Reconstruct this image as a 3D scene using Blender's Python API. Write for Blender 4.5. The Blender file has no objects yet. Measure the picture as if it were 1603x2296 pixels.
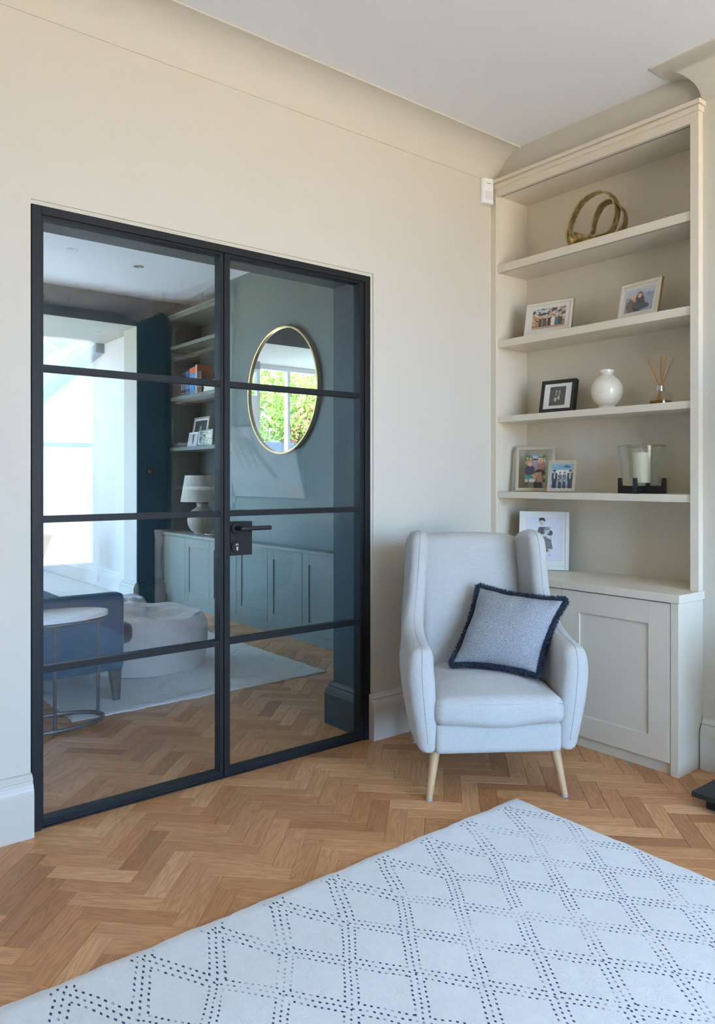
import bpy, bmesh, math, random
import numpy as np
from mathutils import Vector, Matrix, Euler

random.seed(7)
RNG = np.random.default_rng(7)
S = bpy.context.scene
COL = S.collection
R = math.radians

# ------------------------------------------------------------------ camera
cam_d = bpy.data.cameras.new('camera')
cam = bpy.data.objects.new('camera', cam_d)
COL.objects.link(cam)
cam.location = (0, 0, 1.28)
cam.rotation_euler = (R(90), 0, R(51.25 - 90))
cam_d.sensor_fit = 'HORIZONTAL'
cam_d.sensor_width = 36
cam_d.lens = 1701.0 / 1603 * 36
cam_d.shift_y = -(1148 - 1073.6) / 1603
cam_d.clip_start = 0.05
S.camera = cam

# ------------------------------------------------------------------ view, world, sun, daylight
S.view_settings.view_transform = 'Standard'
S.view_settings.look = 'None'
S.view_settings.gamma = 1
S.view_settings.use_curve_mapping = False
S.view_settings.exposure = 1.26
S.cycles.use_denoising = True
S.cycles.max_bounces = 8
S.cycles.diffuse_bounces = 4
S.cycles.glossy_bounces = 4
S.cycles.transparent_max_bounces = 14
S.cycles.use_adaptive_sampling = True
S.cycles.adaptive_threshold = 0.13
S.cycles.adaptive_min_samples = 14
S.cycles.caustics_reflective = False
S.cycles.caustics_refractive = False
S.cycles.sample_clamp_indirect = 6

W = bpy.data.worlds.new('world')
S.world = W
W.use_nodes = True
_n = W.node_tree.nodes
_bg = _n['Background']
# blue-white sky above the horizon, warm sunlit ground below it
SKY, GROUND = 7.8, 4.5
_tc = _n.new('ShaderNodeTexCoord')
_sp = _n.new('ShaderNodeSeparateXYZ')
_rm = _n.new('ShaderNodeValToRGB')
_mr = _n.new('ShaderNodeMapRange')
_mr.inputs['From Min'].default_value = -1
_mr.inputs['From Max'].default_value = 1
for _a, _b in ((_tc.outputs['Generated'], _sp.inputs[0]), (_sp.outputs[2], _mr.inputs[0]), (_mr.outputs[0], _rm.inputs[0]), (_rm.outputs[0], _bg.inputs['Color'])):
    W.node_tree.links.new(_a, _b)
_e = _rm.color_ramp.elements
_e[0].position, _e[0].color = 0.49, (1.0 * GROUND, 0.89 * GROUND, 0.73 * GROUND, 1)
_e[1].position, _e[1].color = 0.51, (0.36 * SKY, 0.62 * SKY, 1.0 * SKY, 1)
_bg.inputs['Strength'].default_value = 1.0


def light(name, kind, loc, aim, energy, color, size=1, size_y=None, spread=None, angle=None):
    d = bpy.data.lights.new(name, kind)
    d.energy = energy
    d.color = color
    if kind == 'AREA':
        d.shape = 'RECTANGLE'
        d.size = size
        d.size_y = size_y or size
        if spread:
            d.spread = R(spread)
    if angle is not None:
        d.angle = R(angle)
    o = bpy.data.objects.new(name, d)
    COL.objects.link(o)
    o.location = loc
    o.rotation_euler = (Vector(aim) - Vector(loc)).to_track_quat('-Z', 'Y').to_euler()
    return o


light('sun', 'SUN', (-8, 9, 9), (-8 - 0.45, 9 - 0.30, 9 - 1.0), 10.0, (1.0, 0.95, 0.86), angle=0.6)
# portals: where the sky's light comes in (back window, garden window, glass roof)
for _nm, _lc, _am, _sx, _sy in (('window_portal', (1.65, -2.58, 1.57), (1.65, 0, 1.57), 2.7, 2.55), ('garden_window_portal', (-0.75, 9.12, 1.45), (-0.75, 7, 1.45), 4.5, 2.8), ('roof_portal', (2.43, 10.2, 2.72), (2.43, 9.85, 0.5), 1.7, 2.8)):
    _o = light(_nm, 'AREA', _lc, _am, 1, (1, 1, 1), _sx, _sy)
    _o.data.cycles.is_portal = True

# ------------------------------------------------------------------ node helpers


class X:
    """a socket with arithmetic"""
    tree = None

    def __init__(self, s):
        self.s = s

    @staticmethod
    def m(op, a, b=None, c=None):
        n = X.tree.nodes.new('ShaderNodeMath')
        n.operation = op
        for i, v in enumerate((a, b, c)):
            if v is None:
                continue
            if isinstance(v, X):
                X.tree.links.new(v.s, n.inputs[i])
            else:
                n.inputs[i].default_value = v
        return X(n.outputs[0])

    def __add__(self, o): return X.m('ADD', self, o)
    def __radd__(self, o): return X.m('ADD', self, o)
    def __sub__(self, o): return X.m('SUBTRACT', self, o)
    def __rsub__(self, o): return X.m('SUBTRACT', o, self)
    def __mul__(self, o): return X.m('MULTIPLY', self, o)
    def __rmul__(self, o): return X.m('MULTIPLY', self, o)
    def __truediv__(self, o): return X.m('DIVIDE', self, o)
    def lt(self, o): return X.m('LESS_THAN', self, o)
    def gt(self, o): return X.m('GREATER_THAN', self, o)
    def abs(self): return X.m('ABSOLUTE', self)
    def fract(self): return X.m('FRACT', self)
    def mx(self, o): return X.m('MAXIMUM', self, o)
    def mn(self, o): return X.m('MINIMUM', self, o)
    def pw(self, o): return X.m('POWER', self, o)
    def sin(self): return X.m('SINE', self)


def newmat(name):
    m = bpy.data.materials.new(name)
    m.use_nodes = True
    X.tree = m.node_tree
    b = m.node_tree.nodes['Principled BSDF']
    return m, m.node_tree, b


def node(kind, **inp):
    n = X.tree.nodes.new(kind)
    for k, v in inp.items():
        k = k.replace('_', ' ')
        if isinstance(v, X):
            X.tree.links.new(v.s, n.inputs[k])
        elif hasattr(v, 'is_linked'):
            X.tree.links.new(v, n.inputs[k])
        else:
            n.inputs[k].default_value = v
    return n


def coord(kind='Object'):
    return X.tree.nodes.new('ShaderNodeTexCoord').outputs[kind]


def mapping(vec, scale=(1, 1, 1), loc=(0, 0, 0), rot=(0, 0, 0)):
    n = node('ShaderNodeMapping', Vector=vec)
    n.inputs['Scale'].default_value = scale
    n.inputs['Location'].default_value = loc
    n.inputs['Rotation'].default_value = rot
    return n.outputs[0]


def noise(vec, scale=5.0, detail=3.0, rough=0.5, dist=0.0):
    n = node('ShaderNodeTexNoise', Vector=vec, Scale=scale, Detail=detail, Roughness=rough, Distortion=dist)
    return X(n.outputs[0])


def sepxyz(vec):
    n = node('ShaderNodeSeparateXYZ', Vector=vec)
    return X(n.outputs[0]), X(n.outputs[1]), X(n.outputs[2])


def mixc(fac, a, b, kind='MIX'):
    n = X.tree.nodes.new('ShaderNodeMix')
    n.data_type = 'RGBA'
    n.blend_type = kind
    for i, v in ((0, fac), (6, a), (7, b)):
        if isinstance(v, X):
            X.tree.links.new(v.s, n.inputs[i])
        elif hasattr(v, 'is_linked'):
            X.tree.links.new(v, n.inputs[i])
        else:
            n.inputs[i].default_value = v if i == 0 else (*v, 1)[:4]
    return n.outputs[2]


def ramp(fac, stops):
    n = X.tree.nodes.new('ShaderNodeValToRGB')
    X.tree.links.new(fac.s, n.inputs[0])
    e = n.color_ramp.elements
    while len(e) < len(stops):
        e.new(0.5)
    for el, (p, c) in zip(e, stops):
        el.position = p
        el.color = (*c, 1)
    return n.outputs[0]


def bump(h, strength=0.2, dist=0.002):
    n = node('ShaderNodeBump', Strength=strength, Distance=dist)
    X.tree.links.new(h.s, n.inputs['Height'])
    return n.outputs[0]


def link(a, b):
    X.tree.links.new(a.s if isinstance(a, X) else a, b)


def srgb(r, g, b):
    f = lambda v: ((v / 255 + 0.055) / 1.055) ** 2.4 if v / 255 > 0.04045 else v / 255 / 12.92
    return (f(r), f(g), f(b))


def mk(name, col, rough=0.5, var=0.06, scale=6.0, bmp=0.0, bscale=120.0, metal=0.0, spec=0.5, sheen=0.0, stretch=(1, 1, 1), bdist=0.001):
    """plain painted / metal / fabric surface with a little procedural unevenness"""
    m, t, b = newmat(name)
    v = mapping(coord(), stretch)
    n = noise(v, scale, 3)
    c2 = tuple(max(0, c * (1 - var)) for c in col)
    c1 = tuple(min(1, c * (1 + var)) for c in col)
    link(mixc(n, c2, c1), b.inputs['Base Color'])
    b.inputs['Roughness'].default_value = rough
    b.inputs['Metallic'].default_value = metal
    b.inputs['Specular IOR Level'].default_value = spec
    b.inputs['Sheen Weight'].default_value = sheen
    if bmp:
        link(bump(noise(v, bscale, 2), bmp, bdist), b.inputs['Normal'])
    return m


def mk_fabric(name, col, thread=900.0, var=0.18, bmp=0.35, sheen=0.2, mottled=0.06):
    m, t, b = newmat(name)
    v = coord()
    a = noise(mapping(v, (1, 1, 0.12)), thread, 2)
    c = noise(mapping(v, (0.12, 0.12, 1)), thread, 2)
    w = (a + c) * 0.5
    big = noise(v, 5, 3)
    lo = tuple(x * (1 - var) for x in col)
    hi = tuple(min(1, x * (1 + var)) for x in col)
    base = mixc(w, lo, hi)
    k = (big - 0.5) * (2 * mottled) + 1.0
    n = X.tree.nodes.new('ShaderNodeVectorMath')
    n.operation = 'SCALE'
    link(base, n.inputs[0])
    link(k, n.inputs['Scale'])
    link(n.outputs[0], b.inputs['Base Color'])
    b.inputs['Roughness'].default_value = 0.9
    b.inputs['Specular IOR Level'].default_value = 0.15
    b.inputs['Sheen Weight'].default_value = sheen
    b.inputs['Sheen Roughness'].default_value = 0.5
    link(bump(w, bmp, 0.0006), b.inputs['Normal'])
    return m


def mk_glass(name, tint=(1, 1, 1), f0=0.045, rough=0.0):
    m, t, b = newmat(name)
    t.nodes.remove(b)
    lw = node('ShaderNodeLayerWeight', Blend=0.5)
    fac = X(lw.outputs['Facing']).pw(5.0) * (1 - f0) + f0
    tr = node('ShaderNodeBsdfTransparent', Color=(*tint, 1))
    gl = node('ShaderNodeBsdfGlossy', Roughness=rough, Color=(1, 1, 1, 1))
    mx = t.nodes.new('ShaderNodeMixShader')
    link(fac, mx.inputs[0])
    link(tr.outputs[0], mx.inputs[1])
    link(gl.outputs[0], mx.inputs[2])
    link(mx.outputs[0], t.nodes['Material Output'].inputs[0])
    return m


def mk_wood(name, tones, tone_src, uv=True, rough=0.42):
    """oak: grain runs along u. tone_src: 'obj' reads obj['tone'], 'attr' reads the mesh attribute"""
    m, t, b = newmat(name)
    at = t.nodes.new('ShaderNodeAttribute')
    at.attribute_name = 'tone'
    at.attribute_type = 'OBJECT' if tone_src == 'obj' else 'GEOMETRY'
    tone = X(at.outputs['Fac'])
    v = coord('UV' if uv else 'Object')
    off = node('ShaderNodeCombineXYZ', X=tone * 37.0, Y=tone * 91.0, Z=tone * 13.0)
    add = t.nodes.new('ShaderNodeVectorMath')
    link(v, add.inputs[0])
    link(off.outputs[0], add.inputs[1])
    v = add.outputs[0]
    base = ramp((tone * 7.31).fract(), tones)
    fine = noise(mapping(v, (10, 260, 1)), 1.0, 3, 0.6)
    ring = noise(mapping(v, (3.2, 26, 1)), 1.0, 2, 0.5, 0.6)
    rings = (ring * 7.0).fract()
    rings = (rings - 0.5).abs() * 2.0
    g = fine * 0.55 + rings * 0.45
    c = mixc(g, (0.60, 0.56, 0.52), (1.22, 1.21, 1.20))
    big = noise(mapping(v, (4, 9, 1)), 1.0, 2)
    col = mixc(1.0, base, c, 'MULTIPLY')
    col = mixc(big * 0.22, col, (0.48, 0.27, 0.125))
    link(col, b.inputs['Base Color'])
    link(fine * 0.12 + (rough - 0.06), b.inputs['Roughness'])
    b.inputs['Specular IOR Level'].default_value = 0.4
    link(bump(g, 0.10, 0.0006), b.inputs['Normal'])
    return m


# ------------------------------------------------------------------ materials
CREAM = (0.66, 0.620, 0.532)
M = {}
M['wall'] = mk('cream_wall_paint', CREAM, 0.75, 0.015, 3.0, 0.03, 300)
M['joinery'] = mk('cream_joinery_paint', (0.76, 0.69, 0.56), 0.42, 0.012, 4.0, 0.02, 60)
M['skirt'] = mk('cream_skirting_paint', (0.65, 0.617, 0.545), 0.4, 0.012, 4.0, 0.02, 60)
M['ceil'] = mk('white_ceiling_paint', (0.84, 0.86, 0.89), 0.85, 0.01, 3.0, 0.02, 300)
TEAL = (0.036, 0.085, 0.112)
M['teal'] = mk('dark_teal_wall_paint', TEAL, 0.6, 0.03, 3.0, 0.02, 300)
M['sage'] = mk('grey_green_wall_paint', (0.150, 0.200, 0.190), 0.6, 0.03, 3.0, 0.02, 300)
M['teal_joinery'] = mk('teal_joinery_paint', (0.165, 0.215, 0.195), 0.42, 0.02, 4.0)
M['reveal'] = mk('cream_reveal_plaster', (0.56, 0.55, 0.475), 0.8, 0.01, 3.0)
M['white'] = mk('white_plaster', (0.84, 0.84, 0.82), 0.8, 0.01, 3.0)
M['black_metal'] = mk('black_powder_coat', (0.012, 0.013, 0.015), 0.5, 0.05, 40, 0.05, 400, spec=0.3)
M['black'] = mk('black_plastic', (0.012, 0.012, 0.013), 0.45, 0.05, 20)
M['glass'] = mk_glass('door_glass', (1, 1, 1), 0.034)
M['roof_glass'] = mk_glass('window_glass', (0.97, 0.99, 1.0))
M['solar_glass'] = mk_glass('solar_tinted_roof_glass', (0.46, 0.46, 0.45))
M['clear_glass'] = mk_glass('clear_glass', (0.95, 0.965, 0.95), 0.05)
M['glass_edge'] = mk_glass('thick_glass_edge', (0.62, 0.68, 0.64), 0.10)
M['mirror'] = mk('mirror_glass', (0.92, 0.94, 0.94), 0.01, 0.0, 1, metal=1.0)
M['brass'] = mk('brushed_brass', (0.62, 0.45, 0.21), 0.32, 0.08, 30, metal=0.9)
M['chrome'] = mk('satin_chrome', (0.62, 0.62, 0.62), 0.25, 0.05, 30, metal=1.0)
M['fabric'] = mk_fabric('pale_grey_linen_upholstery', (0.505, 0.495, 0.470), 420, 0.28, 0.4)
M['seam'] = mk_fabric('grey_seam_thread', (0.36, 0.37, 0.375), 900)
M['added_curtain'] = mk_fabric('slate_blue_added_curtain', (0.055, 0.085, 0.11), 300)
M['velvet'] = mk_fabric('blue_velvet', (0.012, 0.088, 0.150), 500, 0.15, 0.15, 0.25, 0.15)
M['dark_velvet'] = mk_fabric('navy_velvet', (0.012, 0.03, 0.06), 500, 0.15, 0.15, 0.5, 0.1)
M['pouf'] = mk_fabric('oatmeal_linen', (0.60, 0.57, 0.54), 420, 0.2, 0.6, 0.1, 0.1)
M['beech'] = mk('beech_wood', (0.60, 0.40, 0.22), 0.38, 0.14, 3.0, 0.05, 60, stretch=(14, 14, 1))
M['dark_wood'] = mk('dark_walnut', (0.06, 0.05, 0.048), 0.4, 0.2, 3.0, stretch=(14, 14, 1))
M['felt'] = mk('grey_felt', (0.42, 0.44, 0.50), 0.95, 0.1, 80)
M['fringe'] = mk_fabric('navy_fringe', (0.020, 0.030, 0.060), 600, 0.3, 0.4, 0.3)
M['frame_white'] = mk('white_wood_frame', (0.70, 0.67, 0.58), 0.45, 0.02, 10)
M['frame_gold'] = mk('thin_gold_edge', (0.50, 0.33, 0.13), 0.4, 0.1, 20, metal=0.6)
M['frame_black'] = mk('black_frame', (0.012, 0.011, 0.010), 0.4, 0.1, 20)
M['frame_champ'] = mk('champagne_frame', (0.58, 0.50, 0.37), 0.4, 0.08, 60, metal=0.3)
M['matboard'] = mk('white_mat_board', (0.78, 0.78, 0.74), 0.9, 0.01, 30)
M['porcelain'] = None
M['wax'] = mk('ivory_wax', (0.82, 0.76, 0.58), 0.5, 0.02, 20)
M['reed'] = mk('rattan_reed', (0.56, 0.27, 0.08), 0.7, 0.15, 30)
M['oil'] = mk('amber_oil', (0.36, 0.14, 0.02), 0.1, 0.05, 10)
M['bronze'] = None
M['slate'] = mk('black_slate', (0.016, 0.02, 0.024), 0.5, 0.15, 12, 0.1, 60)
M['ceramic'] = mk('stoneware_glaze', (0.34, 0.31, 0.25), 0.55, 0.15, 14, 0.1, 60)
M['shade'] = mk_fabric('linen_lamp_shade', (0.50, 0.47, 0.40), 600, 0.1, 0.3, 0.0)
M['marble'] = mk('white_marble', (0.78, 0.76, 0.72), 0.25, 0.08, 6)
M['steel'] = mk('grey_steel', (0.10, 0.11, 0.12), 0.4, 0.05, 20, metal=0.6)
M['pir'] = mk('white_plastic', (0.86, 0.87, 0.88), 0.35, 0.01, 10)
M['pir_lens'] = mk('translucent_lens', (0.74, 0.75, 0.76), 0.25, 0.01, 10)
M['ink'] = mk('grey_ink', (0.20, 0.21, 0.22), 0.6, 0.02, 10)
M['led'] = mk('amber_led', (0.75, 0.45, 0.15), 0.4, 0.02, 10)
M['groove'] = mk('dark_groove_strip', (0.30, 0.29, 0.32), 0.35, 0.05, 30)
M['paper'] = mk('book_pages', (0.70, 0.67, 0.58), 0.9, 0.1, 60, stretch=(40, 1, 1))
M['screen'] = mk('black_screen', (0.006, 0.006, 0.008), 0.03, 0.02, 4)
M['switch'] = mk('bronze_switch', (0.10, 0.09, 0.075), 0.35, 0.1, 20, metal=0.7)
M['ext_floor'] = mk('pale_stone_floor', (0.74, 0.73, 0.71), 0.5, 0.05, 4)
M['shell'] = mk_fabric('grey_chair_shell', (0.17, 0.22, 0.23), 600)
M['fence'] = mk('charcoal_fence', (0.045, 0.055, 0.065), 0.7, 0.1, 6)
M['grass'] = mk('garden_ground', (0.16, 0.22, 0.06), 0.9, 0.3, 3)
M['bark'] = mk('bark', (0.11, 0.08, 0.055), 0.9, 0.3, 8, 0.5, 40)
M['leaf'] = mk('bright_green_leaf', (0.30, 0.42, 0.06), 0.6, 0.4, 1.5)
M['leaf2'] = mk('yellow_green_leaf', (0.44, 0.48, 0.08), 0.6, 0.4, 1.5)
M['flower'] = mk('red_blossom', (0.62, 0.10, 0.07), 0.6, 0.3, 3)
M['rafter'] = mk('grey_rafter_paint', (0.34, 0.38, 0.40), 0.4, 0.02, 4)
M['sash'] = mk('white_sash_paint', (0.75, 0.78, 0.80), 0.4, 0.01, 4)
TONES_ = [(0.0, srgb(158, 112, 74)), (0.12, srgb(206, 164, 122)), (0.3, srgb(184, 138, 96)), (0.45, srgb(222, 184, 142)), (0.6, srgb(172, 124, 82)), (0.75, srgb(200, 156, 112)), (0.88, srgb(146, 102, 68)), (1.0, srgb(212, 170, 126))]
TONES = [(p, tuple((c[i] * 0.70 + srgb(178, 132, 96)[i] * 0.30) * (1.22, 1.09, 0.96)[i] for i in range(3))) for p, c in TONES_]
M['plank'] = mk_wood('oak_block', TONES, 'obj')
M['planks'] = mk_wood('oak_block_field', TONES, 'attr')
M['joint'] = mk('dark_floor_joint', (0.10, 0.065, 0.04), 0.8, 0.1, 20)


def mk_porcelain():
    m, t, b = newmat('crackled_cream_glaze')
    v = coord()
    n = node('ShaderNodeTexVoronoi', Vector=v, Scale=26.0)
    n.feature = 'DISTANCE_TO_EDGE'
    crack = X(n.outputs[0]).lt(0.018) * noise(v, 14, 2).gt(0.56)
    sp = noise(v, 160, 2).gt(0.70) * noise(v, 20, 2).gt(0.55)
    c = mixc(crack * 0.5 + sp * 0.5, (0.80, 0.74, 0.62), (0.34, 0.29, 0.22))
    link(c, b.inputs['Base Color'])
    b.inputs['Roughness'].default_value = 0.16
    return m


def mk_bronze():
    m, t, b = newmat('aged_brass_cast')
    v = coord()
    n = noise(v, 30, 4, 0.65)
    c = ramp(n, [(0.3, (0.16, 0.12, 0.05)), (0.5, (0.42, 0.33, 0.15)), (0.7, (0.68, 0.58, 0.34))])
    link(c, b.inputs['Base Color'])
    b.inputs['Metallic'].default_value = 0.85
    link(noise(v, 60, 3) * 0.25 + 0.25, b.inputs['Roughness'])
    link(bump(noise(v, 90, 3), 0.3, 0.001), b.inputs['Normal'])
    return m


def mk_rug():
    m, t, b = newmat('white_wool_rug_with_dotted_lattice')
    v = coord()
    x, y, z = sepxyz(v)
    wob = noise(v, 9, 2) - 0.5
    wob2 = noise(mapping(v, (1, 1, 1), (7, 3, 0)), 9, 2) - 0.5
    yy = y + wob2 * 0.014
    u = (x - 1.645 + wob * 0.014) / 0.2075
    row = ((1.705 - yy) / 0.140).mx((1.705 - yy) / 0.205 * yy.gt(1.705)) * (1.0 - yy.gt(1.705)) + (1.705 - yy) / 0.205 * yy.gt(1.705) + 1.0
    fam = []
    for sg in (1, -1):
        f = u + row * (0.5 * sg)
        d = ((f + 0.5).fract() - 0.5) / 6.0           # metres across the line
        along = (u - row * (0.5 * sg)) * (0.5 * 0.335)   # metres along the line
        fam.append((d, along))
    tot = None
    for q in (0, 1):
        d, along = fam[q]
        od = fam[1 - q][0].abs()
        for k, off in enumerate((-0.017, 0.0, 0.017)):
            near = (d - off).abs()
            a = ((along / 0.0165 + 0.37 * k).fract() - 0.5).abs()
            dot = near.lt(0.0027) * a.lt(0.20)
            if off:
                dot = dot * od.gt(0.0150)
            tot = dot if tot is None else tot.mx(dot)
    tot = tot * row.gt(-0.12) * x.lt(2.362)
    fade = noise(v, 4.0, 3).gt(0.42) * 0.45 + noise(v, 55, 1).gt(0.42) * 0.55
    dots = (tot * fade).mn(1.0)
    pile = noise(v, 230, 3, 0.7)
    clump = noise(v, 26, 3)
    c = mixc(pile * 0.6 + clump * 0.4, (0.66, 0.66, 0.65), (0.88, 0.88, 0.87))
    c = mixc(dots, c, (0.022, 0.030, 0.120))
    link(c, b.inputs['Base Color'])
    b.inputs['Roughness'].default_value = 0.95
    b.inputs['Specular IOR Level'].default_value = 0.05
    b.inputs['Sheen Weight'].default_value = 0.25
    link(bump(pile * 0.7 + clump * 0.9 - tot * 0.3, 0.75, 0.005), b.inputs['Normal'])
    return m


def mk_shag():
    m, t, b = newmat('pale_shaggy_rug')
    v = coord()
    n = noise(v, 120, 4, 0.75)
    c = mixc(n, (0.66, 0.68, 0.68), (0.96, 0.97, 0.96))
    link(c, b.inputs['Base Color'])
    b.inputs['Roughness'].default_value = 1
    b.inputs['Specular IOR Level'].default_value = 0.05
    link(bump(n + noise(v, 26, 3), 0.7, 0.008), b.inputs['Normal'])
    return m


def mk_pillow():
    m, t, b = newmat('blue_woven_cushion_cloth')
    x, y, z = sepxyz(coord('UV'))
    cx = ((x * 9.0).fract() - 0.5).abs()
    cy = ((y * 9.0).fract() - 0.5).abs()
    d = cx.mx(cy)
    rings = ((d * 9.0).fract() - 0.5).abs() * 2.0
    uv = coord('UV')
    th = noise(mapping(uv, (420, 40, 1)), 1.0, 2) * 0.5 + noise(mapping(uv, (40, 420, 1)), 1.0, 2) * 0.5
    slub = noise(mapping(uv, (7, 190, 1)), 1.0, 2).gt(0.66) * 0.25 + noise(mapping(uv, (190, 7, 1)), 1.0, 2).gt(0.66) * 0.25
    f = (rings - 0.5) * 0.75 + (th - 0.5) * 2.0 + slub + 0.36
    c = mixc(f.mn(1.0).mx(0.0), (0.085, 0.11, 0.145), (0.74, 0.75, 0.75))
    link(c, b.inputs['Base Color'])
    b.inputs['Roughness'].default_value = 0.9
    b.inputs['Specular IOR Level'].default_value = 0.1
    link(bump(f, 0.35, 0.0012), b.inputs['Normal'])
    return m


def mk_print(name, attr='print', rough=0.25):
    m, t, b = newmat(name)
    at = t.nodes.new('ShaderNodeAttribute')
    at.attribute_name = attr
    n = noise(coord(), 60, 2)
    c = mixc(0.12, at.outputs['Color'], n.s)
    link(c, b.inputs['Base Color'])
    b.inputs['Roughness'].default_value = rough
    return m


M['porcelain'] = mk_porcelain()
M['bronze'] = mk_bronze()
M['rug'] = mk_rug()
M['shag'] = mk_shag()
M['pillow'] = mk_pillow()
M['print'] = mk_print('printed_photograph')

# ------------------------------------------------------------------ mesh helpers
MAT = {}   # world matrices of parents


def add_box(bm, x0, x1, y0, y1, z0, z1):
    vs = [bm.verts.new(p) for p in ((x0, y0, z0), (x1, y0, z0), (x1, y1, z0), (x0, y1, z0), (x0, y0, z1), (x1, y0, z1), (x1, y1, z1), (x0, y1, z1))]
    for f in ((3, 2, 1, 0), (4, 5, 6, 7), (0, 1, 5, 4), (1, 2, 6, 5), (2, 3, 7, 6), (3, 0, 4, 7)):
        bm.faces.new([vs[i] for i in f])


def boxes(*bs):
    bm = bmesh.new()
    for b in bs:
        add_box(bm, *b)
    return bm


def add_sweep(bm, rings, closed_ring=True, cap=True, closed_path=False):
    """rings: list of lists of points"""
    rows = [[bm.verts.new(p) for p in r] for r in rings]
    n = len(rows[0])
    m = len(rows)
    for i in range(m if closed_path else m - 1):
        a, b = rows[i], rows[(i + 1) % m]
        for j in range(n if closed_ring else n - 1):
            k = (j + 1) % n
            bm.faces.new((a[j], a[k], b[k], b[j]))
    if cap and not closed_path and closed_ring:
        bm.faces.new(list(reversed(rows[0])))
        bm.faces.new(rows[-1])
    return rows


def add_lathe(bm, prof, c=(0, 0, 0), seg=32, fn=None):
    """prof: (r,z) pairs; profile open, capped when r>0"""
    rings = []
    for r, z in prof:
        ring = []
        for k in range(seg):
            a = 2 * math.pi * k / seg
            rr = r if fn is None else r * fn(a, z)
            ring.append((c[0] + rr * math.cos(a), c[1] + rr * math.sin(a), c[2] + z))
        rings.append(ring)
    add_sweep(bm, rings)


def add_tube(bm, path, r, seg=10, closed=False):
    P = [Vector(p) for p in path]
    n = len(P)
    rings = []
    up = None
    for i in range(n):
        if closed:
            t = (P[(i + 1) % n] - P[i - 1]).normalized()
        else:
            t = (P[min(i + 1, n - 1)] - P[max(i - 1, 0)]).normalized()
        if up is None:
            up = Vector((0, 0, 1)) if abs(t.z) < 0.9 else Vector((1, 0, 0))
        s = t.cross(up).normalized()
        up = s.cross(t).normalized()
        rr = r[i] if isinstance(r, (list, tuple)) else r
        rings.append([P[i] + (s * math.cos(2 * math.pi * k / seg) + up * math.sin(2 * math.pi * k / seg)) * rr for k in range(seg)])
    add_sweep(bm, rings, closed_path=closed)


def add_prism(bm, poly, axis, a, b):
    """poly: 2D points in the plane normal to axis; axis 'x' -> (y,z), 'y' -> (x,z), 'z' -> (x,y)"""
    def p(u, v, w):
        return {'x': (w, u, v), 'y': (u, w, v), 'z': (u, v, w)}[axis]
    add_sweep(bm, [[p(u, v, a) for u, v in poly], [p(u, v, b) for u, v in poly]])


def smooth_curve(pts, n=8, closed=False):
    """Catmull-Rom"""
    P = [np.array(p, float) for p in pts]
    m = len(P)
    out = []
    for i in range(m if closed else m - 1):
        if closed:
            p0, p1, p2, p3 = P[i - 1], P[i], P[(i + 1) % m], P[(i + 2) % m]
        else:
            p0, p1, p2, p3 = P[max(i - 1, 0)], P[i], P[i + 1], P[min(i + 2, m - 1)]
        for k in range(n):
            t = k / n
            out.append(0.5 * (2 * p1 + (p2 - p0) * t + (2 * p0 - 5 * p1 + 4 * p2 - p3) * t * t + (3 * p1 - p0 - 3 * p2 + p3) * t ** 3))
    if not closed:
        out.append(P[-1])
    return out


def finish(name, me, mat, parent, smooth, bevel, world, segs=2):
    if mat is not None:
        me.materials.append(M[mat] if isinstance(mat, str) else mat)
    if smooth:
        me.shade_smooth()
        if smooth == 'auto':
            me.set_sharp_from_angle(angle=R(35))
    o = bpy.data.objects.new(name, me)
    COL.objects.link(o)
    if bevel:
        b = o.modifiers.new('bevel', 'BEVEL')
        b.width = bevel
        b.segments = segs
        b.limit_method = 'ANGLE'
        b.angle_limit = R(40)
    if parent is not None:
        o.parent = parent
        if world:
            o.matrix_parent_inverse = MAT.get(parent.name, Matrix()).inverted()
    MAT[o.name] = Matrix() if parent is None or world else MAT.get(parent.name, Matrix())
    return o


def obj(name, bm, mat, parent=None, smooth=False, bevel=0.0, world=True, segs=2):
    me = bpy.data.meshes.new(name)
    bmesh.ops.recalc_face_normals(bm, faces=bm.faces[:])
    bm.to_mesh(me)
    bm.free()
    return finish(name, me, mat, parent, smooth, bevel, world, segs)


def arr_obj(name, verts, faces, mat, parent=None, smooth=True, world=True):
    me = bpy.data.meshes.new(name)
    me.from_pydata([tuple(map(float, v)) for v in verts], [], [tuple(map(int, f)) for f in faces])
    me.update()
    return finish(name, me, mat, parent, smooth, 0, world)


def thing(name, label, cat, loc=(0, 0, 0), rot=(0, 0, 0), group=None):
    o = bpy.data.objects.new(name, None)
    COL.objects.link(o)
    o.empty_display_size = 0.1
    o.location = loc
    o.rotation_euler = rot
    MAT[o.name] = Matrix.Translation(loc) @ Euler(rot).to_matrix().to_4x4()
    o['label'] = label
    o['category'] = cat
    if group:
        o['group'] = group
    return o


def tag(o, label, cat, group=None):
    o['label'] = label
    o['category'] = cat
    if group:
        o['group'] = group
    return o


def struct(o, label=None):
    o['kind'] = 'structure'
    if label:
        o['label'] = label
    return o


def copy_tree(o, parent=None):
    c = o.copy()
    COL.objects.link(c)
    if parent is not None:
        c.parent = parent
    for ch in list(o.children):
        copy_tree(ch, c)
    return c


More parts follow.
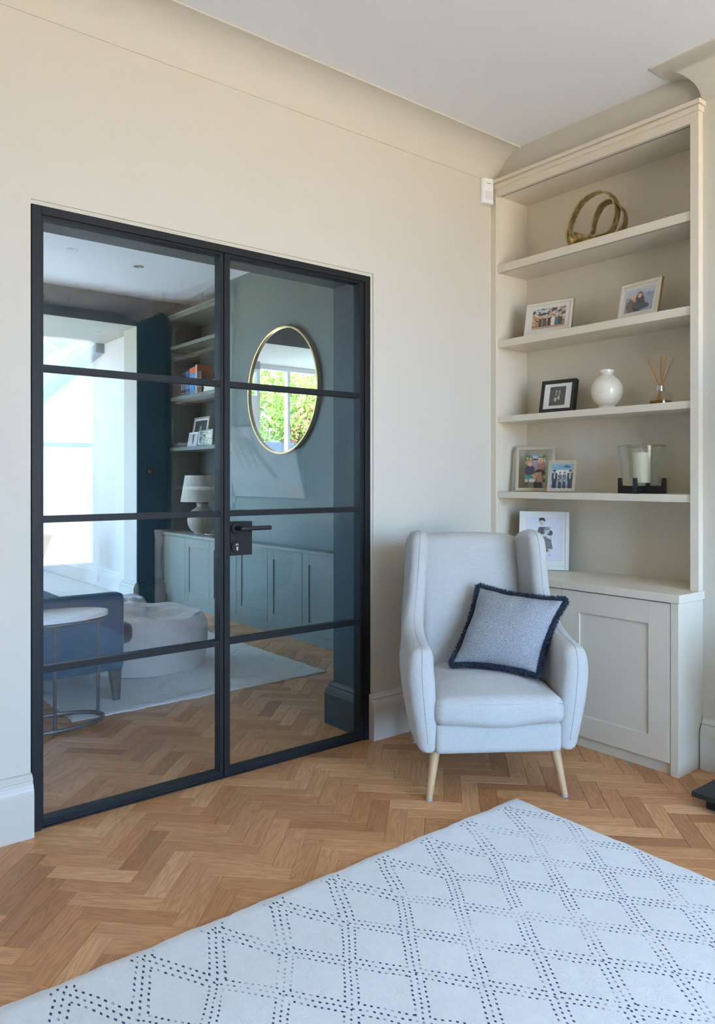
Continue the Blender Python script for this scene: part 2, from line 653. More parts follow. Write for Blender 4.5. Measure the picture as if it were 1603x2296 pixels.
# ---- signed distance modelling (naive surface nets)
def nets(f, lo, hi, h):
    ax = [np.arange(lo[i], hi[i] + h, h) for i in range(3)]
    g = np.meshgrid(*ax, indexing='ij')
    v = f(*g)
    n = np.array(v.shape)
    ins = v < 0
    c = tuple(n - 1)
    acc = np.zeros(c + (3,))
    cnt = np.zeros(c)
    sl = lambda d: tuple(slice(d[i], d[i] + n[i] - 1) for i in range(3))
    corners = [(i, j, k) for i in (0, 1) for j in (0, 1) for k in (0, 1)]
    for a in corners:
        for axis in range(3):
            if a[axis]:
                continue
            b = list(a)
            b[axis] = 1
            va, vb = v[sl(a)], v[sl(b)]
            cross = (va < 0) != (vb < 0)
            t = np.where(cross, va / np.where(cross, va - vb, 1), 0)
            for q in range(3):
                acc[..., q] += np.where(cross, a[q] + (t if q == axis else 0), 0)
            cnt += cross
    act = cnt > 0
    idx = -np.ones(c, int)
    idx[act] = np.arange(act.sum())
    ijk = np.argwhere(act)
    P = np.array(lo) + (ijk + acc[act] / cnt[act][:, None]) * h
    F = []
    for axis in range(3):
        u, w = [(1, 2), (2, 0), (0, 1)][axis]
        a = [slice(None)] * 3
        b = [slice(None)] * 3
        a[axis] = slice(0, n[axis] - 1)
        b[axis] = slice(1, n[axis])
        e = ins[tuple(a)] != ins[tuple(b)]
        s = ins[tuple(a)]
        for p in np.argwhere(e):
            if p[u] < 1 or p[w] < 1 or p[u] >= n[u] - 1 or p[w] >= n[w] - 1:
                continue
            q = []
            for du, dw in ((-1, -1), (0, -1), (0, 0), (-1, 0)):
                r = p.copy()
                r[u] += du
                r[w] += dw
                q.append(idx[tuple(r)])
            F.append(q if s[tuple(p)] else q[::-1])
    return P, F


def rbox(x, y, z, c, hs, r):
    qx, qy, qz = np.abs(x - c[0]) - hs[0] + r, np.abs(y - c[1]) - hs[1] + r, np.abs(z - c[2]) - hs[2] + r
    o = np.sqrt(np.maximum(qx, 0) ** 2 + np.maximum(qy, 0) ** 2 + np.maximum(qz, 0) ** 2)
    return o + np.minimum(np.maximum(qx, np.maximum(qy, qz)), 0) - r


def poly_sdf(px, py, poly):
    P = np.array(poly)
    d = np.full(px.shape, 1e9)
    inside = np.zeros(px.shape, bool)
    for i in range(len(P)):
        a, b = P[i], P[(i + 1) % len(P)]
        e = b - a
        wx, wy = px - a[0], py - a[1]
        t = np.clip((wx * e[0] + wy * e[1]) / (e @ e + 1e-12), 0, 1)
        d = np.minimum(d, (wx - e[0] * t) ** 2 + (wy - e[1] * t) ** 2)
        c1 = (a[1] > py) != (b[1] > py)
        with np.errstate(divide='ignore', invalid='ignore'):
            xx = (b[0] - a[0]) * (py - a[1]) / (b[1] - a[1] + 1e-12) + a[0]
        inside ^= c1 & (px < xx)
    d = np.sqrt(d)
    return np.where(inside, -d, d)


# ------------------------------------------------------------------ the setting: our room
YW = 2.87          # face of the wall with the glazed doors
XB = 3.305         # face of the chimney breast
YB = 1.668         # side of the chimney breast
ZC = 3.118         # ceiling
XL, YS = -3.0, -2.45
DL, DR, DT = 0.797, 2.387, 2.275     # door opening
X2 = 3.50          # chimney breast of the next room
YF = 7.45          # far wall of the next room
ZC2 = 3.13

struct(obj('ceiling', boxes((XL - 0.2, 4.0, YS - 0.2, YW + 0.15, ZC, ZC + 0.12)), 'ceil'))
struct(obj('wall_left', boxes((XL, DL - 0.004, YW, YW + 0.05, 0, ZC), (DR + 0.016, 3.9, YW, YW + 0.05, 0, ZC), (DL - 0.004, DR + 0.016, YW, YW + 0.05, DT + 0.016, ZC)), 'wall'), 'cream wall around the black glazed doors')
struct(obj('trim_1', boxes((DL - 0.004, DR + 0.016, YW + 0.007, YW + 0.05, DT, DT + 0.016), (DR, DR + 0.016, YW + 0.007, YW + 0.05, 0, DT)), 'wall'), 'narrow recessed plaster edge round the door frame')
struct(obj('wall_right', boxes((XB, 3.9, 0.0, YB, 0, ZC)), 'wall'), 'cream chimney breast')
struct(obj('wall_right_end', boxes((XB, 3.9, YS, -1.2, 0, ZC)), 'wall'))
for nm, y0, y1 in (('wall_alcove', YB, YW + 0.02), ('wall_alcove_second', -1.2, 0.0)):
    struct(obj(nm, boxes((3.565, 3.9, y0, y1, 0, ZC)), 'wall'), 'cream back of the alcove')
    struct(obj(nm + '_upper', boxes((3.33, 3.565, y0, y1, 2.952, ZC)), 'wall'), 'cream wall panel above the bookcase')
struct(obj('wall_near', boxes((XL - 0.15, XL, YS, YW, 0, ZC)), 'wall'))
WX0, WX1, WZ0, WZ1 = 0.30, 3.00, 0.30, 2.85
struct(obj('wall_back', boxes((XL - 0.15, WX0, YS - 0.12, YS, 0, ZC), (WX1, 3.9, YS - 0.12, YS, 0, ZC), (WX0, WX1, YS - 0.12, YS, 0, WZ0), (WX0, WX1, YS - 0.12, YS, WZ1, ZC)), 'wall'))
w1 = struct(obj('window_1', boxes((WX0, WX1, YS - 0.10, YS - 0.02, WZ0, WZ0 + 0.06), (WX0, WX1, YS - 0.10, YS - 0.02, WZ1 - 0.06, WZ1),
                                  *[(x - 0.03, x + 0.03, YS - 0.10, YS - 0.02, WZ0, WZ1) for x in (WX0 + 0.03, 1.20, 2.10, WX1 - 0.03)],
                                  (WX0, WX1, YS - 0.08, YS - 0.04, 1.62, 1.67)), 'sash'), 'white bay sash window behind the viewer')

# coving
rc = 0.155
cove = [(0.0, ZC - rc - 0.010), (0.004, ZC - rc - 0.010), (0.005, ZC - rc - 0.002)]
for k in range(15):
    a = math.pi / 2 * k / 14
    cove.append((0.005 + (rc - 0.005) * (1 - math.cos(a)), ZC - 0.007 - (rc - 0.007) * (1 - math.sin(a))))
cove += [(rc + 0.006, ZC - 0.007), (rc + 0.006, ZC), (0.0, ZC)]


def path_sweep(paths):
    bm = bmesh.new()
    for fn, n in paths:
        add_sweep(bm, [[fn(k, d, z) for d, z in cove] for k in range(n)])
    return bm


struct(obj('trim_2', path_sweep([(lambda k, d, z: ((XL, 3.335)[k], YW - d, z), 2)]), 'wall', smooth='auto'), 'concave coving along the wall with the glazed doors')
struct(obj('trim_3', path_sweep([(lambda k, d, z: ((XB - d, -0.0 - d, z), (XB - d, YB + d, z), (3.335, YB + d, z))[k], 3)]), 'wall', smooth='auto'), 'concave coving wrapping the chimney breast')

# skirting
SK = [(0.0, 0.0), (0.040, 0.0), (0.040, 0.160), (0.037, 0.164), (0.037, 0.168), (0.035, 0.176), (0.029, 0.188), (0.022, 0.195), (0.022, 0.198),
      (0.025, 0.201), (0.025, 0.205), (0.017, 0.212), (0.011, 0.219), (0.0, 0.222)]


def skirt(fn, n=2):
    bm = bmesh.new()
    add_sweep(bm, [[fn(k, d, z) for d, z in SK] for k in range(n)])
    return bm


struct(obj('baseboard_left', skirt(lambda k, d, z: ((XL, DL - 0.002)[k], YW - d, z)), 'skirt', bevel=0.0015), 'cream moulded skirting left of the glazed doors')
struct(obj('baseboard_middle', skirt(lambda k, d, z: ((DR - 0.012, 3.10)[k], YW - d, z)), 'skirt', bevel=0.0015), 'cream moulded skirting behind the armchair')
struct(obj('baseboard_right', skirt(lambda k, d, z: (XB - d, (YB - 0.006, 1.40)[k], z)), 'skirt', bevel=0.0015), 'cream moulded skirting beside the hearth')

# ------------------------------------------------------------------ the setting: next room
struct(obj('wall_next_left', boxes((XL, DL, YW + 0.05, 3.175, 0, ZC2), (DR, 4.0, YW + 0.05, 3.175, 0, ZC2), (DL, DR, YW + 0.05, 3.175, DT, ZC2)), 'teal'), 'dark teal reveal and wall beyond the glazed doors')
struct(obj('ceiling_next', boxes((XL - 0.2, 4.0, YW + 0.15, YF + 0.35, ZC2, ZC2 + 0.12)), 'ceil'))
struct(obj('wall_next_right', boxes((X2, 4.0, 3.175, 6.38, 0, ZC2)), 'sage'), 'grey green chimney breast carrying the round mirror')
struct(obj('wall_next_alcove', boxes((3.80, 4.0, 6.38, YF, 0, ZC2)), 'teal'), 'dark teal back of the book alcove')
struct(obj('wall_next_near', boxes((XL - 0.15, XL, 3.0, YF, 0, ZC2)), 'teal'))
OX, OZ = 3.095, 2.84
struct(obj('wall_next_far', boxes((OX, 4.0, YF, YF + 0.02, 0, ZC2), (XL, OX, YF, YF + 0.02, OZ, ZC2), (XL, -2.8, YF, YF + 0.02, 0, OZ)), 'teal'), 'dark teal far wall beside the wide opening')
struct(obj('wall_opening', boxes((OX, 4.0, YF + 0.02, 7.80, 0, ZC2), (XL, OX, YF + 0.02, 7.80, OZ, ZC2), (XL, -2.8, YF + 0.02, 7.80, 0, OZ)), 'reveal'), 'white reveal of the wide opening')


def skirt_mat(name, mat, fn, n, label):
    return struct(obj(name, skirt(fn, n), mat, bevel=0.0015), label)


skirt_mat('baseboard_reveal', 'teal', lambda k, d, z: ((DR - d * 0.75, YW + 0.07, z), (DR - d * 0.75, 3.175 + d, z), (3.4, 3.175 + d, z))[k], 3, 'teal moulded skirting round the door reveal')
skirt_mat('baseboard_next_far', 'teal', lambda k, d, z: ((OX, YF - d, z), (3.42, YF - d, z))[k], 2, 'teal skirting of the far wall')
skirt_mat('baseboard_opening', 'reveal', lambda k, d, z: ((OX - d, YF, z), (OX - d, 7.80 + d, z), (3.27, 7.80 + d, z))[k], 3, 'white skirting round the far opening')

# ------------------------------------------------------------------ bright extension and garden
XE = 3.27
struct(obj('wall_extension_right', boxes((XE, XE + 0.2, 7.80, 11.7, 0, 3.0)), 'white'), 'bright white wall of the extension')
struct(obj('wall_extension_end', boxes((1.5, XE, 11.5, 11.7, 0, 2.5), (1.5, 1.62, 9.0, 11.5, 0, 2.42)), 'white'))
struct(obj('ceiling_extension', boxes((-3.2, XE, 7.80, 8.86, 2.87, 2.99), (-3.2, 1.62, 8.86, 9.1, 2.87, 2.99)), 'reveal'))
skirt_mat('baseboard_extension', 'white', lambda k, d, z: (XE - d, (7.80, 11.5)[k], z), 2, 'white skirting of the bright extension')
rail = bmesh.new()
for x in (XE - 0.05, 1.60):
    add_prism(rail, [(8.84, 2.87), (11.55, 2.44), (11.55, 2.33), (8.84, 2.76)], 'x', x - 0.05, x + 0.05)
for x in (2.43,):
    add_prism(rail, [(8.84, 2.87), (11.55, 2.44), (11.55, 2.38), (8.84, 2.81)], 'x', x - 0.025, x + 0.025)
rl = tag(obj('roof_light', rail, 'rafter'), 'sloping glass roof with pale painted rafters over the extension', 'roof light')
for x0, x1 in ((1.63, 2.41), (2.45, XE - 0.02)):
    pb = bmesh.new()
    add_prism(pb, [(8.84, 2.885), (11.55, 2.455), (11.55, 2.465), (8.84, 2.895)], 'x', x0, x1)
    obj('pane', pb, 'solar_glass', rl)
w2 = struct(obj('window_2', boxes((-3.0, 1.5, 9.0, 9.08, 2.80, 2.87), (-3.0, 1.5, 9.0, 9.08, 0.0, 0.10), *[(x - 0.022, x + 0.022, 9.0, 9.08, 0.1, 2.80) for x in (1.478, 0.98, -0.35, -1.68, -2.97)]), 'sash'), 'tall garden window reflected in the round mirror')
for x0, x1 in ((1.002, 1.456), (-0.328, 0.958), (-1.658, -0.372), (-2.948, -1.702)):
    obj('pane', boxes((x0, x1, 9.037, 9.043, 0.1, 2.78)), 'roof_glass', w2)
struct(obj('floor_extension', boxes((-3.2, XE, YF + 0.02, 11.6, -0.06, -0.002)), 'ext_floor'))
struct(obj('ground', boxes((-14, 14, 11.7, 30, -0.2, -0.06), (-14, 1.5, 9.1, 11.7, -0.2, -0.06)), 'grass'))


# ------------------------------------------------------------------ herringbone floors
w_, L_ = 0.0708, 0.2832
O_ = np.array([1.595, 2.278])
e1 = np.array([math.sqrt(.5), -math.sqrt(.5)])
e2 = np.array([-math.sqrt(.5), -math.sqrt(.5)])


def block_mesh():
    bm = bmesh.new()
    g, t, c = 0.00035, 0.012, 0.0012
    hx, hy = L_ / 2 - g, w_ / 2 - g
    lo = [(-hx, -hy, -t), (hx, -hy, -t), (hx, hy, -t), (-hx, hy, -t)]
    mid = [(a, b, -c) for a, b, _ in lo]
    top = [(-hx + c, -hy + c, 0), (hx - c, -hy + c, 0), (hx - c, hy - c, 0), (-hx + c, hy - c, 0)]
    rows = [[bm.verts.new(p) for p in r] for r in (lo, mid, top)]
    for a, b in ((0, 1), (1, 2)):
        for j in range(4):
            k = (j + 1) % 4
            bm.faces.new((rows[a][j], rows[a][k], rows[b][k], rows[b][j]))
    bm.faces.new(rows[2])
    uv = bm.loops.layers.uv.new('uv')
    for f in bm.faces:
        for l in f.loops:
            l[uv].uv = (l.vert.co.x, l.vert.co.y)
    me = bpy.data.meshes.new('block')
    bm.to_mesh(me)
    bm.free()
    me.materials.append(M['plank'])
    return me


BLOCK = block_mesh()


def blocks_in(x0, x1, y0, y1):
    out = []
    for k in range(-160, 160):
        for s in range(-30, 30):
            for typ in (0, 1):
                if typ == 0:
                    a, b = k + 8 * s + 2, k + 0.5
                    ang = math.atan2(e1[1], e1[0])
                else:
                    a, b = k + 8 * s + 3.5, k - 2
                    ang = math.atan2(e2[1], e2[0])
                p = O_ + a * w_ * e1 + b * w_ * e2
                if x0 < p[0] < x1 and y0 < p[1] < y1:
                    out.append((p[0], p[1], ang))
    return out


F_ = 1701.0
CY, SY = math.cos(R(51.25)), math.sin(R(51.25))


def px(x, y, z=0.0):
    d = x * CY + y * SY
    if d < 0.2:
        return None
    return 801.5 + F_ * (x * SY - y * CY) / d, 1073.6 + F_ * (1.28 - z) / d, d


def in_view(x, y):
    q = px(x, y)
    return q is not None and -60 < q[0] < 1663 and q[1] < 2400


def make_floor(name, blks, vis, label):
    fl = struct(obj(name, boxes(*FLOOR_BASE[name]), 'joint'), label)
    rank = []
    for b in blks:
        v = vis(b[0], b[1])
        q = px(b[0], b[1])
        rank.append((0 if v else 1, q[2] if q else 99))
    order = sorted(range(len(blks)), key=lambda i: rank[i])
    single = [i for i in order[:298] if rank[i][0] == 0]
    ss = set(single)
    for i in single:
        x, y, a = blks[i]
        o = bpy.data.objects.new('plank', BLOCK)
        COL.objects.link(o)
        o.location = (x, y, 0.0)
        o.rotation_euler = (0, 0, a)
        o['tone'] = random.random()
        o.parent = fl
    V, F, T, UV = [], [], [], []
    bv = [v.co.copy() for v in BLOCK.vertices]
    bf = [tuple(p.vertices) for p in BLOCK.polygons]
    for i in range(len(blks)):
        if i in ss:
            continue
        x, y, a = blks[i]
        ca, sa = math.cos(a), math.sin(a)
        n0 = len(V)
        t = random.random()
        for c in bv:
            V.append((x + ca * c.x - sa * c.y, y + sa * c.x + ca * c.y, c.z))
            T.append(t)
            UV.append((c.x, c.y))
        F += [tuple(n0 + j for j in f) for f in bf]
    if V:
        me = bpy.data.meshes.new('plank_field')
        me.from_pydata(V, [], F)
        me.attributes.new('tone', 'FLOAT', 'POINT').data.foreach_set('value', T)
        ul = me.uv_layers.new(name='uv')
        li = np.empty(len(me.loops), int)
        me.loops.foreach_get('vertex_index', li)
        ul.data.foreach_set('uv', np.array(UV)[li].ravel())
        me.materials.append(M['planks'])
        o = bpy.data.objects.new('plank_field', me)
        COL.objects.link(o)
        o.parent = fl
        o['kind'] = 'stuff'
    return fl


FLOOR_BASE = {'floor': [(XL - 0.1, 3.6, YS - 0.1, 3.02, -0.06, -0.004)], 'floor_next': [(XL - 0.1, 3.9, 3.02, YF + 0.02, -0.06, -0.004)]}
make_floor('floor', blocks_in(XL - 0.1, 3.34, YS - 0.1, 3.02), lambda x, y: in_view(x, y) and not (x < 2.24 and y < 1.80) and not (y > 2.95 and (x < DL - .1 or x > DR + .1)) and x < 3.16 and not (y > 2.87 and x > 2.5), 'oak herringbone floor of blocks laid at forty-five degrees')
make_floor('floor_next', blocks_in(XL - 0.1, 3.75, 3.02, YF + 0.02), lambda x, y: (lambda q: q is not None and 80 < q[0] < 815 and q[1] < 2000)(px(x, y)) and not (1.45 < x < 2.88 and 4.17 < y < 6.5) and x < 3.45, 'oak herringbone floor seen through the glazed doors')

# ------------------------------------------------------------------ glazed steel doors
door = struct(obj('door_1', boxes((DL, 0.831, YW + 0.002, 2.955, 0, DT), (2.353, DR, YW + 0.002, 2.955, 0, DT), (0.831, 2.353, YW + 0.002, 2.955, 2.244, DT), (0.831, 2.353, YW + 0.012, 2.955, 0, 0.006)), 'black_metal', bevel=0.0015), 'black steel framed pair of glazed doors')
GY = 2.905


def leaf(x0, x1, sl, sr, gap):
    y0, y1 = 2.882, 2.930
    lf = obj('door_leaf', boxes((x0, x0 + sl, y0, y1, 0.008, 2.252), (x1 - sr, x1, y0, y1, 0.008, 2.252), (x0 + sl, x1 - sr, y0, y1, 2.234, 2.252), (x0 + sl, x1 - sr, y0, y1, 0.008, 0.034),
                                (x0 + sl, x1 - sr, y0 - 0.004, y0, 0.012, 0.018)), 'black_metal', door, bevel=0.0012)
    zs = [0.034, 0.580, 1.131, 1.687, 2.234]
    for z in zs[1:4]:
        obj('glazing_bar', boxes((x0 + sl, x1 - sr, 2.886, 2.926, z - 0.0125, z + 0.0125)), 'black_metal', lf, bevel=0.001)
    for k in range(4):
        a = zs[k] + (0.0125 if k else 0) - 0.004
        b = zs[k + 1] - (0.0125 if k < 3 else 0) + 0.004
        obj('pane', boxes((x0 + sl - 0.004, x1 - sr + 0.004, GY, GY + 0.006, a, b)), 'glass', lf)
    return lf


leafL = leaf(0.812, 1.5805, 0.029, 0.017, 0)
leafR = leaf(1.584, 2.358, 0.028, 0.030, 0)
obj('lock_plate', boxes((1.613, 1.720, 2.880, 2.935, 0.949, 1.094)), 'black_metal', leafR, bevel=0.0015)


def disc(c, r, depth, seg=28):
    bm = bmesh.new()
    rings = [[(c[0] + rr * math.cos(2 * math.pi * k / seg), y, c[2] + rr * math.sin(2 * math.pi * k / seg)) for k in range(seg)] for rr, y in ((r, c[1]), (r, c[1] - depth + 0.002), (r - 0.002, c[1] - depth))]
    add_sweep(bm, rings)
    return bm


obj('rosette', disc((1.640, 2.880, 1.067), 0.026, 0.008), 'black_metal', leafR, smooth='auto')
obj('rosette', disc((1.640, 2.880, 0.987), 0.026, 0.008), 'black_metal', leafR, smooth='auto')
hb = bmesh.new()
add_tube(hb, smooth_curve([(1.640, 2.876, 1.067), (1.640, 2.838, 1.067), (1.648, 2.830, 1.067), (1.70, 2.829, 1.067), (1.783, 2.829, 1.067)], 6), 0.0095, 14)
obj('handle', hb, 'black', leafR, smooth='auto')
cb = disc((1.640, 2.872, 0.994), 0.0085, 0.003, 18)
add_box(cb, 1.6355, 1.6445, 2.869, 2.872, 0.972, 0.994)
obj('lock_cylinder', cb, 'chrome', leafR, smooth='auto')
obj('keyhole', boxes((1.6392, 1.6408, 2.868, 2.8692, 0.991, 0.999)), 'black', leafR)

# ------------------------------------------------------------------ alcove joinery (cabinet, worktop, bookcase)
YR, YLft = YB, YW      # alcove from breast to wall
ZT = 0.783             # worktop top


def shaker_door(parent, y0, y1, xf, z0, z1, mat, rail_w=0.10):
    d = obj('door', boxes((xf, xf + 0.020, y0, y0 + rail_w, z0, z1), (xf, xf + 0.020, y1 - rail_w, y1, z0, z1), (xf, xf + 0.020, y0 + rail_w, y1 - rail_w, z0, z0 + rail_w), (xf, xf + 0.020, y0 + rail_w, y1 - rail_w, z1 - rail_w, z1)), mat, parent, bevel=0.001)
    obj('panel', boxes((xf + 0.008, xf + 0.016, y0 + rail_w - 0.004, y1 - rail_w + 0.004, z0 + rail_w - 0.004, z1 - rail_w + 0.004)), mat, d)
    return d


def alcove_unit(dy, lab_cab, lab_top, lab_book):
    ya, yb = YR + dy, YLft + dy
    cab = thing('base_cabinet', lab_cab, 'cabinet', (3.33, (ya + yb) / 2, 0), group='alcove joinery')
    obj('post', boxes((3.095, 3.56, ya, ya + 0.036, 0, 0.746)), 'joinery', cab, bevel=0.001)
    obj('post', boxes((3.095, 3.56, yb - 0.036, yb, 0, 0.746)), 'joinery', cab, bevel=0.001)
    obj('carcass', boxes((3.118, 3.56, ya + 0.036, yb - 0.036, 0.05, 0.746)), 'groove', cab)
    obj('plinth', boxes((3.110, 3.14, ya + 0.036, yb - 0.036, 0, 0.052)), 'joinery', cab)
    mid = (ya + yb) / 2 - 0.003
    shaker_door(cab, ya + 0.040, mid - 0.0015, 3.0955, 0.052, 0.742, 'joinery')
    shaker_door(cab, mid + 0.0015, yb - 0.040, 3.0955, 0.052, 0.742, 'joinery')
    wt = tag(obj('worktop', boxes((3.086, 3.562, ya - 0.008, yb - 0.001, 0.747, ZT)), 'joinery', bevel=0.0015), lab_top, 'worktop', 'alcove joinery')
    bk = thing('bookcase', lab_book, 'bookcase', (3.4, (ya + yb) / 2, ZT), group='alcove joinery')
    obj('post', boxes((3.268, 3.29, ya, ya + 0.039, ZT, 2.905)), 'joinery', bk, bevel=0.001)
    obj('post', boxes((3.268, 3.29, yb - 0.039, yb, ZT, 2.905)), 'joinery', bk, bevel=0.001)
    obj('side_panel', boxes((3.29, 3.56, ya, ya + 0.038, ZT, 2.94)), 'joinery', bk)
    obj('side_panel', boxes((3.29, 3.56, yb - 0.040, yb, ZT, 2.94)), 'joinery', bk)
    obj('back_panel', boxes((3.538, 3.56, ya + 0.038, yb - 0.040, ZT, 2.94)), 'joinery', bk)
    obj('frieze', boxes((3.2685, 3.29, ya + 0.026, yb - 0.026, 2.862, 2.905)), 'joinery', bk, bevel=0.0008)
    obj('top_panel', boxes((3.29, 3.538, ya + 0.038, yb - 0.040, 2.868, 2.94)), 'joinery', bk)
    obj('crown_moulding', boxes((3.258, 3.56, ya - 0.006, yb, 2.905, 2.930), (3.248, 3.56, ya - 0.014, yb, 2.932, 2.951)), 'joinery', bk, bevel=0.001)
    obj('light_groove', boxes((3.300, 3.308, ya + 0.045, yb - 0.05, 2.8655, 2.8682)), 'groove', bk)
    for z, t in ((2.478, 0.043), (2.054, 0.040), (1.630, 0.034), (1.209, 0.035)):
        sh = obj('shelf', boxes((3.279, 3.538, ya + 0.038, yb - 0.040, z - t, z)), 'joinery', bk, bevel=0.001)
        if z > 2.4:
            obj('light_groove', boxes((3.289, 3.297, ya + 0.045, yb - 0.05, z - t - 0.0006, z - t + 0.002)), 'groove', sh)
    return cab, wt, bk


alcove_unit(0.0, 'cream two-door shaker cabinet behind the armchair', 'cream worktop under the big white photo frame', 'tall cream alcove bookcase holding the vase and photo frames')
alcove_unit(-2.868, 'cream shaker cabinet in the second alcove, outside the picture', 'cream worktop in the second alcove, outside the picture', 'cream bookcase in the second alcove, outside the picture')

# hearth
h = thing('hearth', 'black slate hearth slab on a recessed base at the right edge', 'hearth', (3.1, 0.85, 0))
obj('slab', boxes((2.858, XB, 0.18, 1.488, 0.046, 0.066)), 'slate', h, bevel=0.002)
obj('base', boxes((2.902, XB, 0.22, 1.452, 0, 0.046)), 'black', h)
fp = thing('stove', 'black log-burning stove standing on the hearth, outside the picture', 'stove', (3.1, 0.85, 0.066))
obj('body', boxes((2.98, 3.28, 0.58, 1.12, 0.17, 0.72)), 'slate', fp, bevel=0.008)
obj('door', boxes((2.965, 2.98, 0.62, 1.08, 0.24, 0.66)), 'black', fp, bevel=0.004)
for y in (0.62, 1.08):
    for x in (3.01, 3.25):
        obj('leg', boxes((x - 0.015, x + 0.015, y - 0.015, y + 0.015, 0.066, 0.17)), 'black', fp)
# television on the breast, tilted
tv = thing('television', 'black tilted television on the chimney breast, seen only reflected in the door glass', 'television', (3.24, 0.66, 1.12), (0, R(-14), 0))
obj('screen', boxes((-0.012, 0.0, -0.52, 0.52, 0.012, 0.600)), 'screen', tv, world=False)
obj('bezel', boxes((0.0, 0.03, -0.53, 0.53, 0.0, 0.612)), 'black', tv, world=False, bevel=0.002)
obj('bracket', boxes((0.03, 0.065, -0.15, 0.15, 0.02, 0.16)), 'black', tv, world=False)

# curtain added out of view to darken the reflection in the door glass
cb_ = bmesh.new()
cp = []
for k in range(81):
    t = k / 80
    cp.append((3.215 + 0.05 * math.sin(t * 50), -2.40 + 1.17 * t))
add_prism(cb_, cp + [(x + 0.006, y_) for x, y_ in reversed(cp)], 'z', 0.01, 2.92)
tag(obj('added_curtain', cb_, 'added_curtain', smooth='auto'), 'slate blue curtain put out of view to darken the door glass reflection', 'added_curtain')

# ------------------------------------------------------------------ armchair
CHX, CHY, CHA = 2.526, 2.287, R(-34.9)
ch = thing('wing_armchair', 'pale grey wingback armchair with tapered beech legs', 'armchair', (CHX, CHY, 0), (0, 0, CHA))
OUT = smooth_curve([(-0.352, 0.194), (-0.366, 0.30), (-0.374, 0.45), (-0.376, 0.55), (-0.362, 0.598), (-0.325, 0.615), (-0.25, 0.620), (-0.16, 0.637), (-0.085, 0.672), (-0.040, 0.735), (-0.024, 0.82),
                    (-0.022, 0.91), (-0.018, 0.985), (0.004, 1.030), (0.05, 1.046), (0.13, 1.044), (0.22, 1.02), (0.29, 0.97), (0.335, 0.80), (0.350, 0.50), (0.325, 0.194)], 4)
OUT2 = [(p[0], p[1]) for p in OUT]


def side_center(y, z):
    arm = np.clip((0.02 - y) / 0.15, 0, 1)
    base = np.interp(z, [0.19, 0.28, 0.40, 0.52, 0.62, 0.80, 1.05], [0.278, 0.286, 0.300, 0.309, 0.304, 0.282, 0.262])
    return base + 0.004 * arm - 0.042 * np.clip((y + 0.06) / 0.30, 0, 1) * np.interp(z, [0.19, 0.5, 0.75, 1.0], [0.8, 1.0, 0.75, 0.25])


def side_thick(y, z):
    k = np.clip((y + 0.10) / 0.25, 0, 1)
    return np.interp(z, [0.19, 0.35, 0.48, 0.60, 0.75, 1.05], [0.92, 1.20, 1.30, 1.12, 0.98, 0.95]) * (1 - k) + 0.95 * k


HT = 0.043


def side_sdf(x, y, z):
    y2, z2 = y[0], z[0]
    d2 = poly_sdf(y2, z2, OUT2)[None]
    r = 0.037
    a, b = d2 + r, np.abs(x) - HT + r
    return np.minimum(np.maximum(a, b), 0) + np.sqrt(np.maximum(a, 0) ** 2 + np.maximum(b, 0) ** 2) - r


P, Fc = nets(side_sdf, (-0.062, -0.41, 0.16), (0.062, 0.40, 1.085), 0.0095)
for sgn in (-1, 1):
    Q = P.copy()
    Q[:, 0] = sgn * (side_center(P[:, 1], P[:, 2]) + P[:, 0] * side_thick(P[:, 1], P[:, 2]))
    fs = Fc if sgn > 0 else [f[::-1] for f in Fc]
    so = arr_obj('side_wing', Q, fs, 'fabric', ch, world=False)
    sb = bmesh.new()
    seam = [(sgn * (side_center(np.array(y), np.array(z))), y, z) for y, z in OUT2[2:66]]
    seam = [(float(a), float(b) - (0.0 if c < 0.6 else 0), float(c)) for a, b, c in seam]
    add_tube(sb, seam, 0.0013, 6)
    obj('seam', sb, 'seam', so, smooth=True, world=False)


def back_sdf(x, y, z):
    t = (z - 0.40) / 0.60
    yc = 0.165 + 0.105 * t
    bul = 0.020 * (1 - np.clip(x / 0.25, -1, 1) ** 2) + 0.012 * np.sin(np.clip(t, 0, 1) * math.pi)
    top = 0.016 * (1 - np.clip(x / 0.25, -1, 1) ** 2)
    return rbox(x, (y - yc + bul * 0.9), z - top, (0, 0, 0.665), (0.245, 0.075, 0.345), 0.048)


P2, F2 = nets(back_sdf, (-0.27, 0.0, 0.30), (0.27, 0.40, 1.06), 0.011)
arr_obj('backrest', P2, F2, 'fabric', ch, world=False)


def seat_sdf(x, y, z):
    cr = 0.050 * (1 - np.clip(np.abs(x) / 0.275, 0, 1) ** 2.2) * np.clip((y + 0.40) / 0.22, 0, 1) ** 0.7
    cr = np.where(z > 0.36, cr, 0.0) * np.clip((z - 0.34) / 0.05, 0, 1)
    sag = 0.006 * np.cos(x * 16) * (z < 0.33)
    front = 0.014 * (1 - np.clip(x / 0.26, -1, 1) ** 2)
    yy = y + front * np.clip((-0.2 - y) / 0.15, 0, 1)
    return rbox(x, yy, z - cr + sag, (0, -0.115, 0.355), (0.264, 0.268, 0.055), 0.040)


P3, F3 = nets(seat_sdf, (-0.29, -0.42, 0.27), (0.29, 0.18, 0.49), 0.0095)
st = arr_obj('seat_cushion', P3, F3, 'fabric', ch, world=False)
sb = bmesh.new()
pts = []
for k in range(41):
    u = -1 + 2 * k / 40
    x = 0.252 * u
    pts.append((x, -0.383 - 0.014 * (1 - u * u) + 0.006, 0.390 + 0.004 * (1 - u * u)))
add_tube(sb, pts, 0.0014, 6)
obj('seam', sb, 'seam', st, smooth=True, world=False)


def base_sdf(x, y, z):
    return rbox(x, y, z, (0, -0.015, 0.250), (0.255, 0.345, 0.060), 0.016)


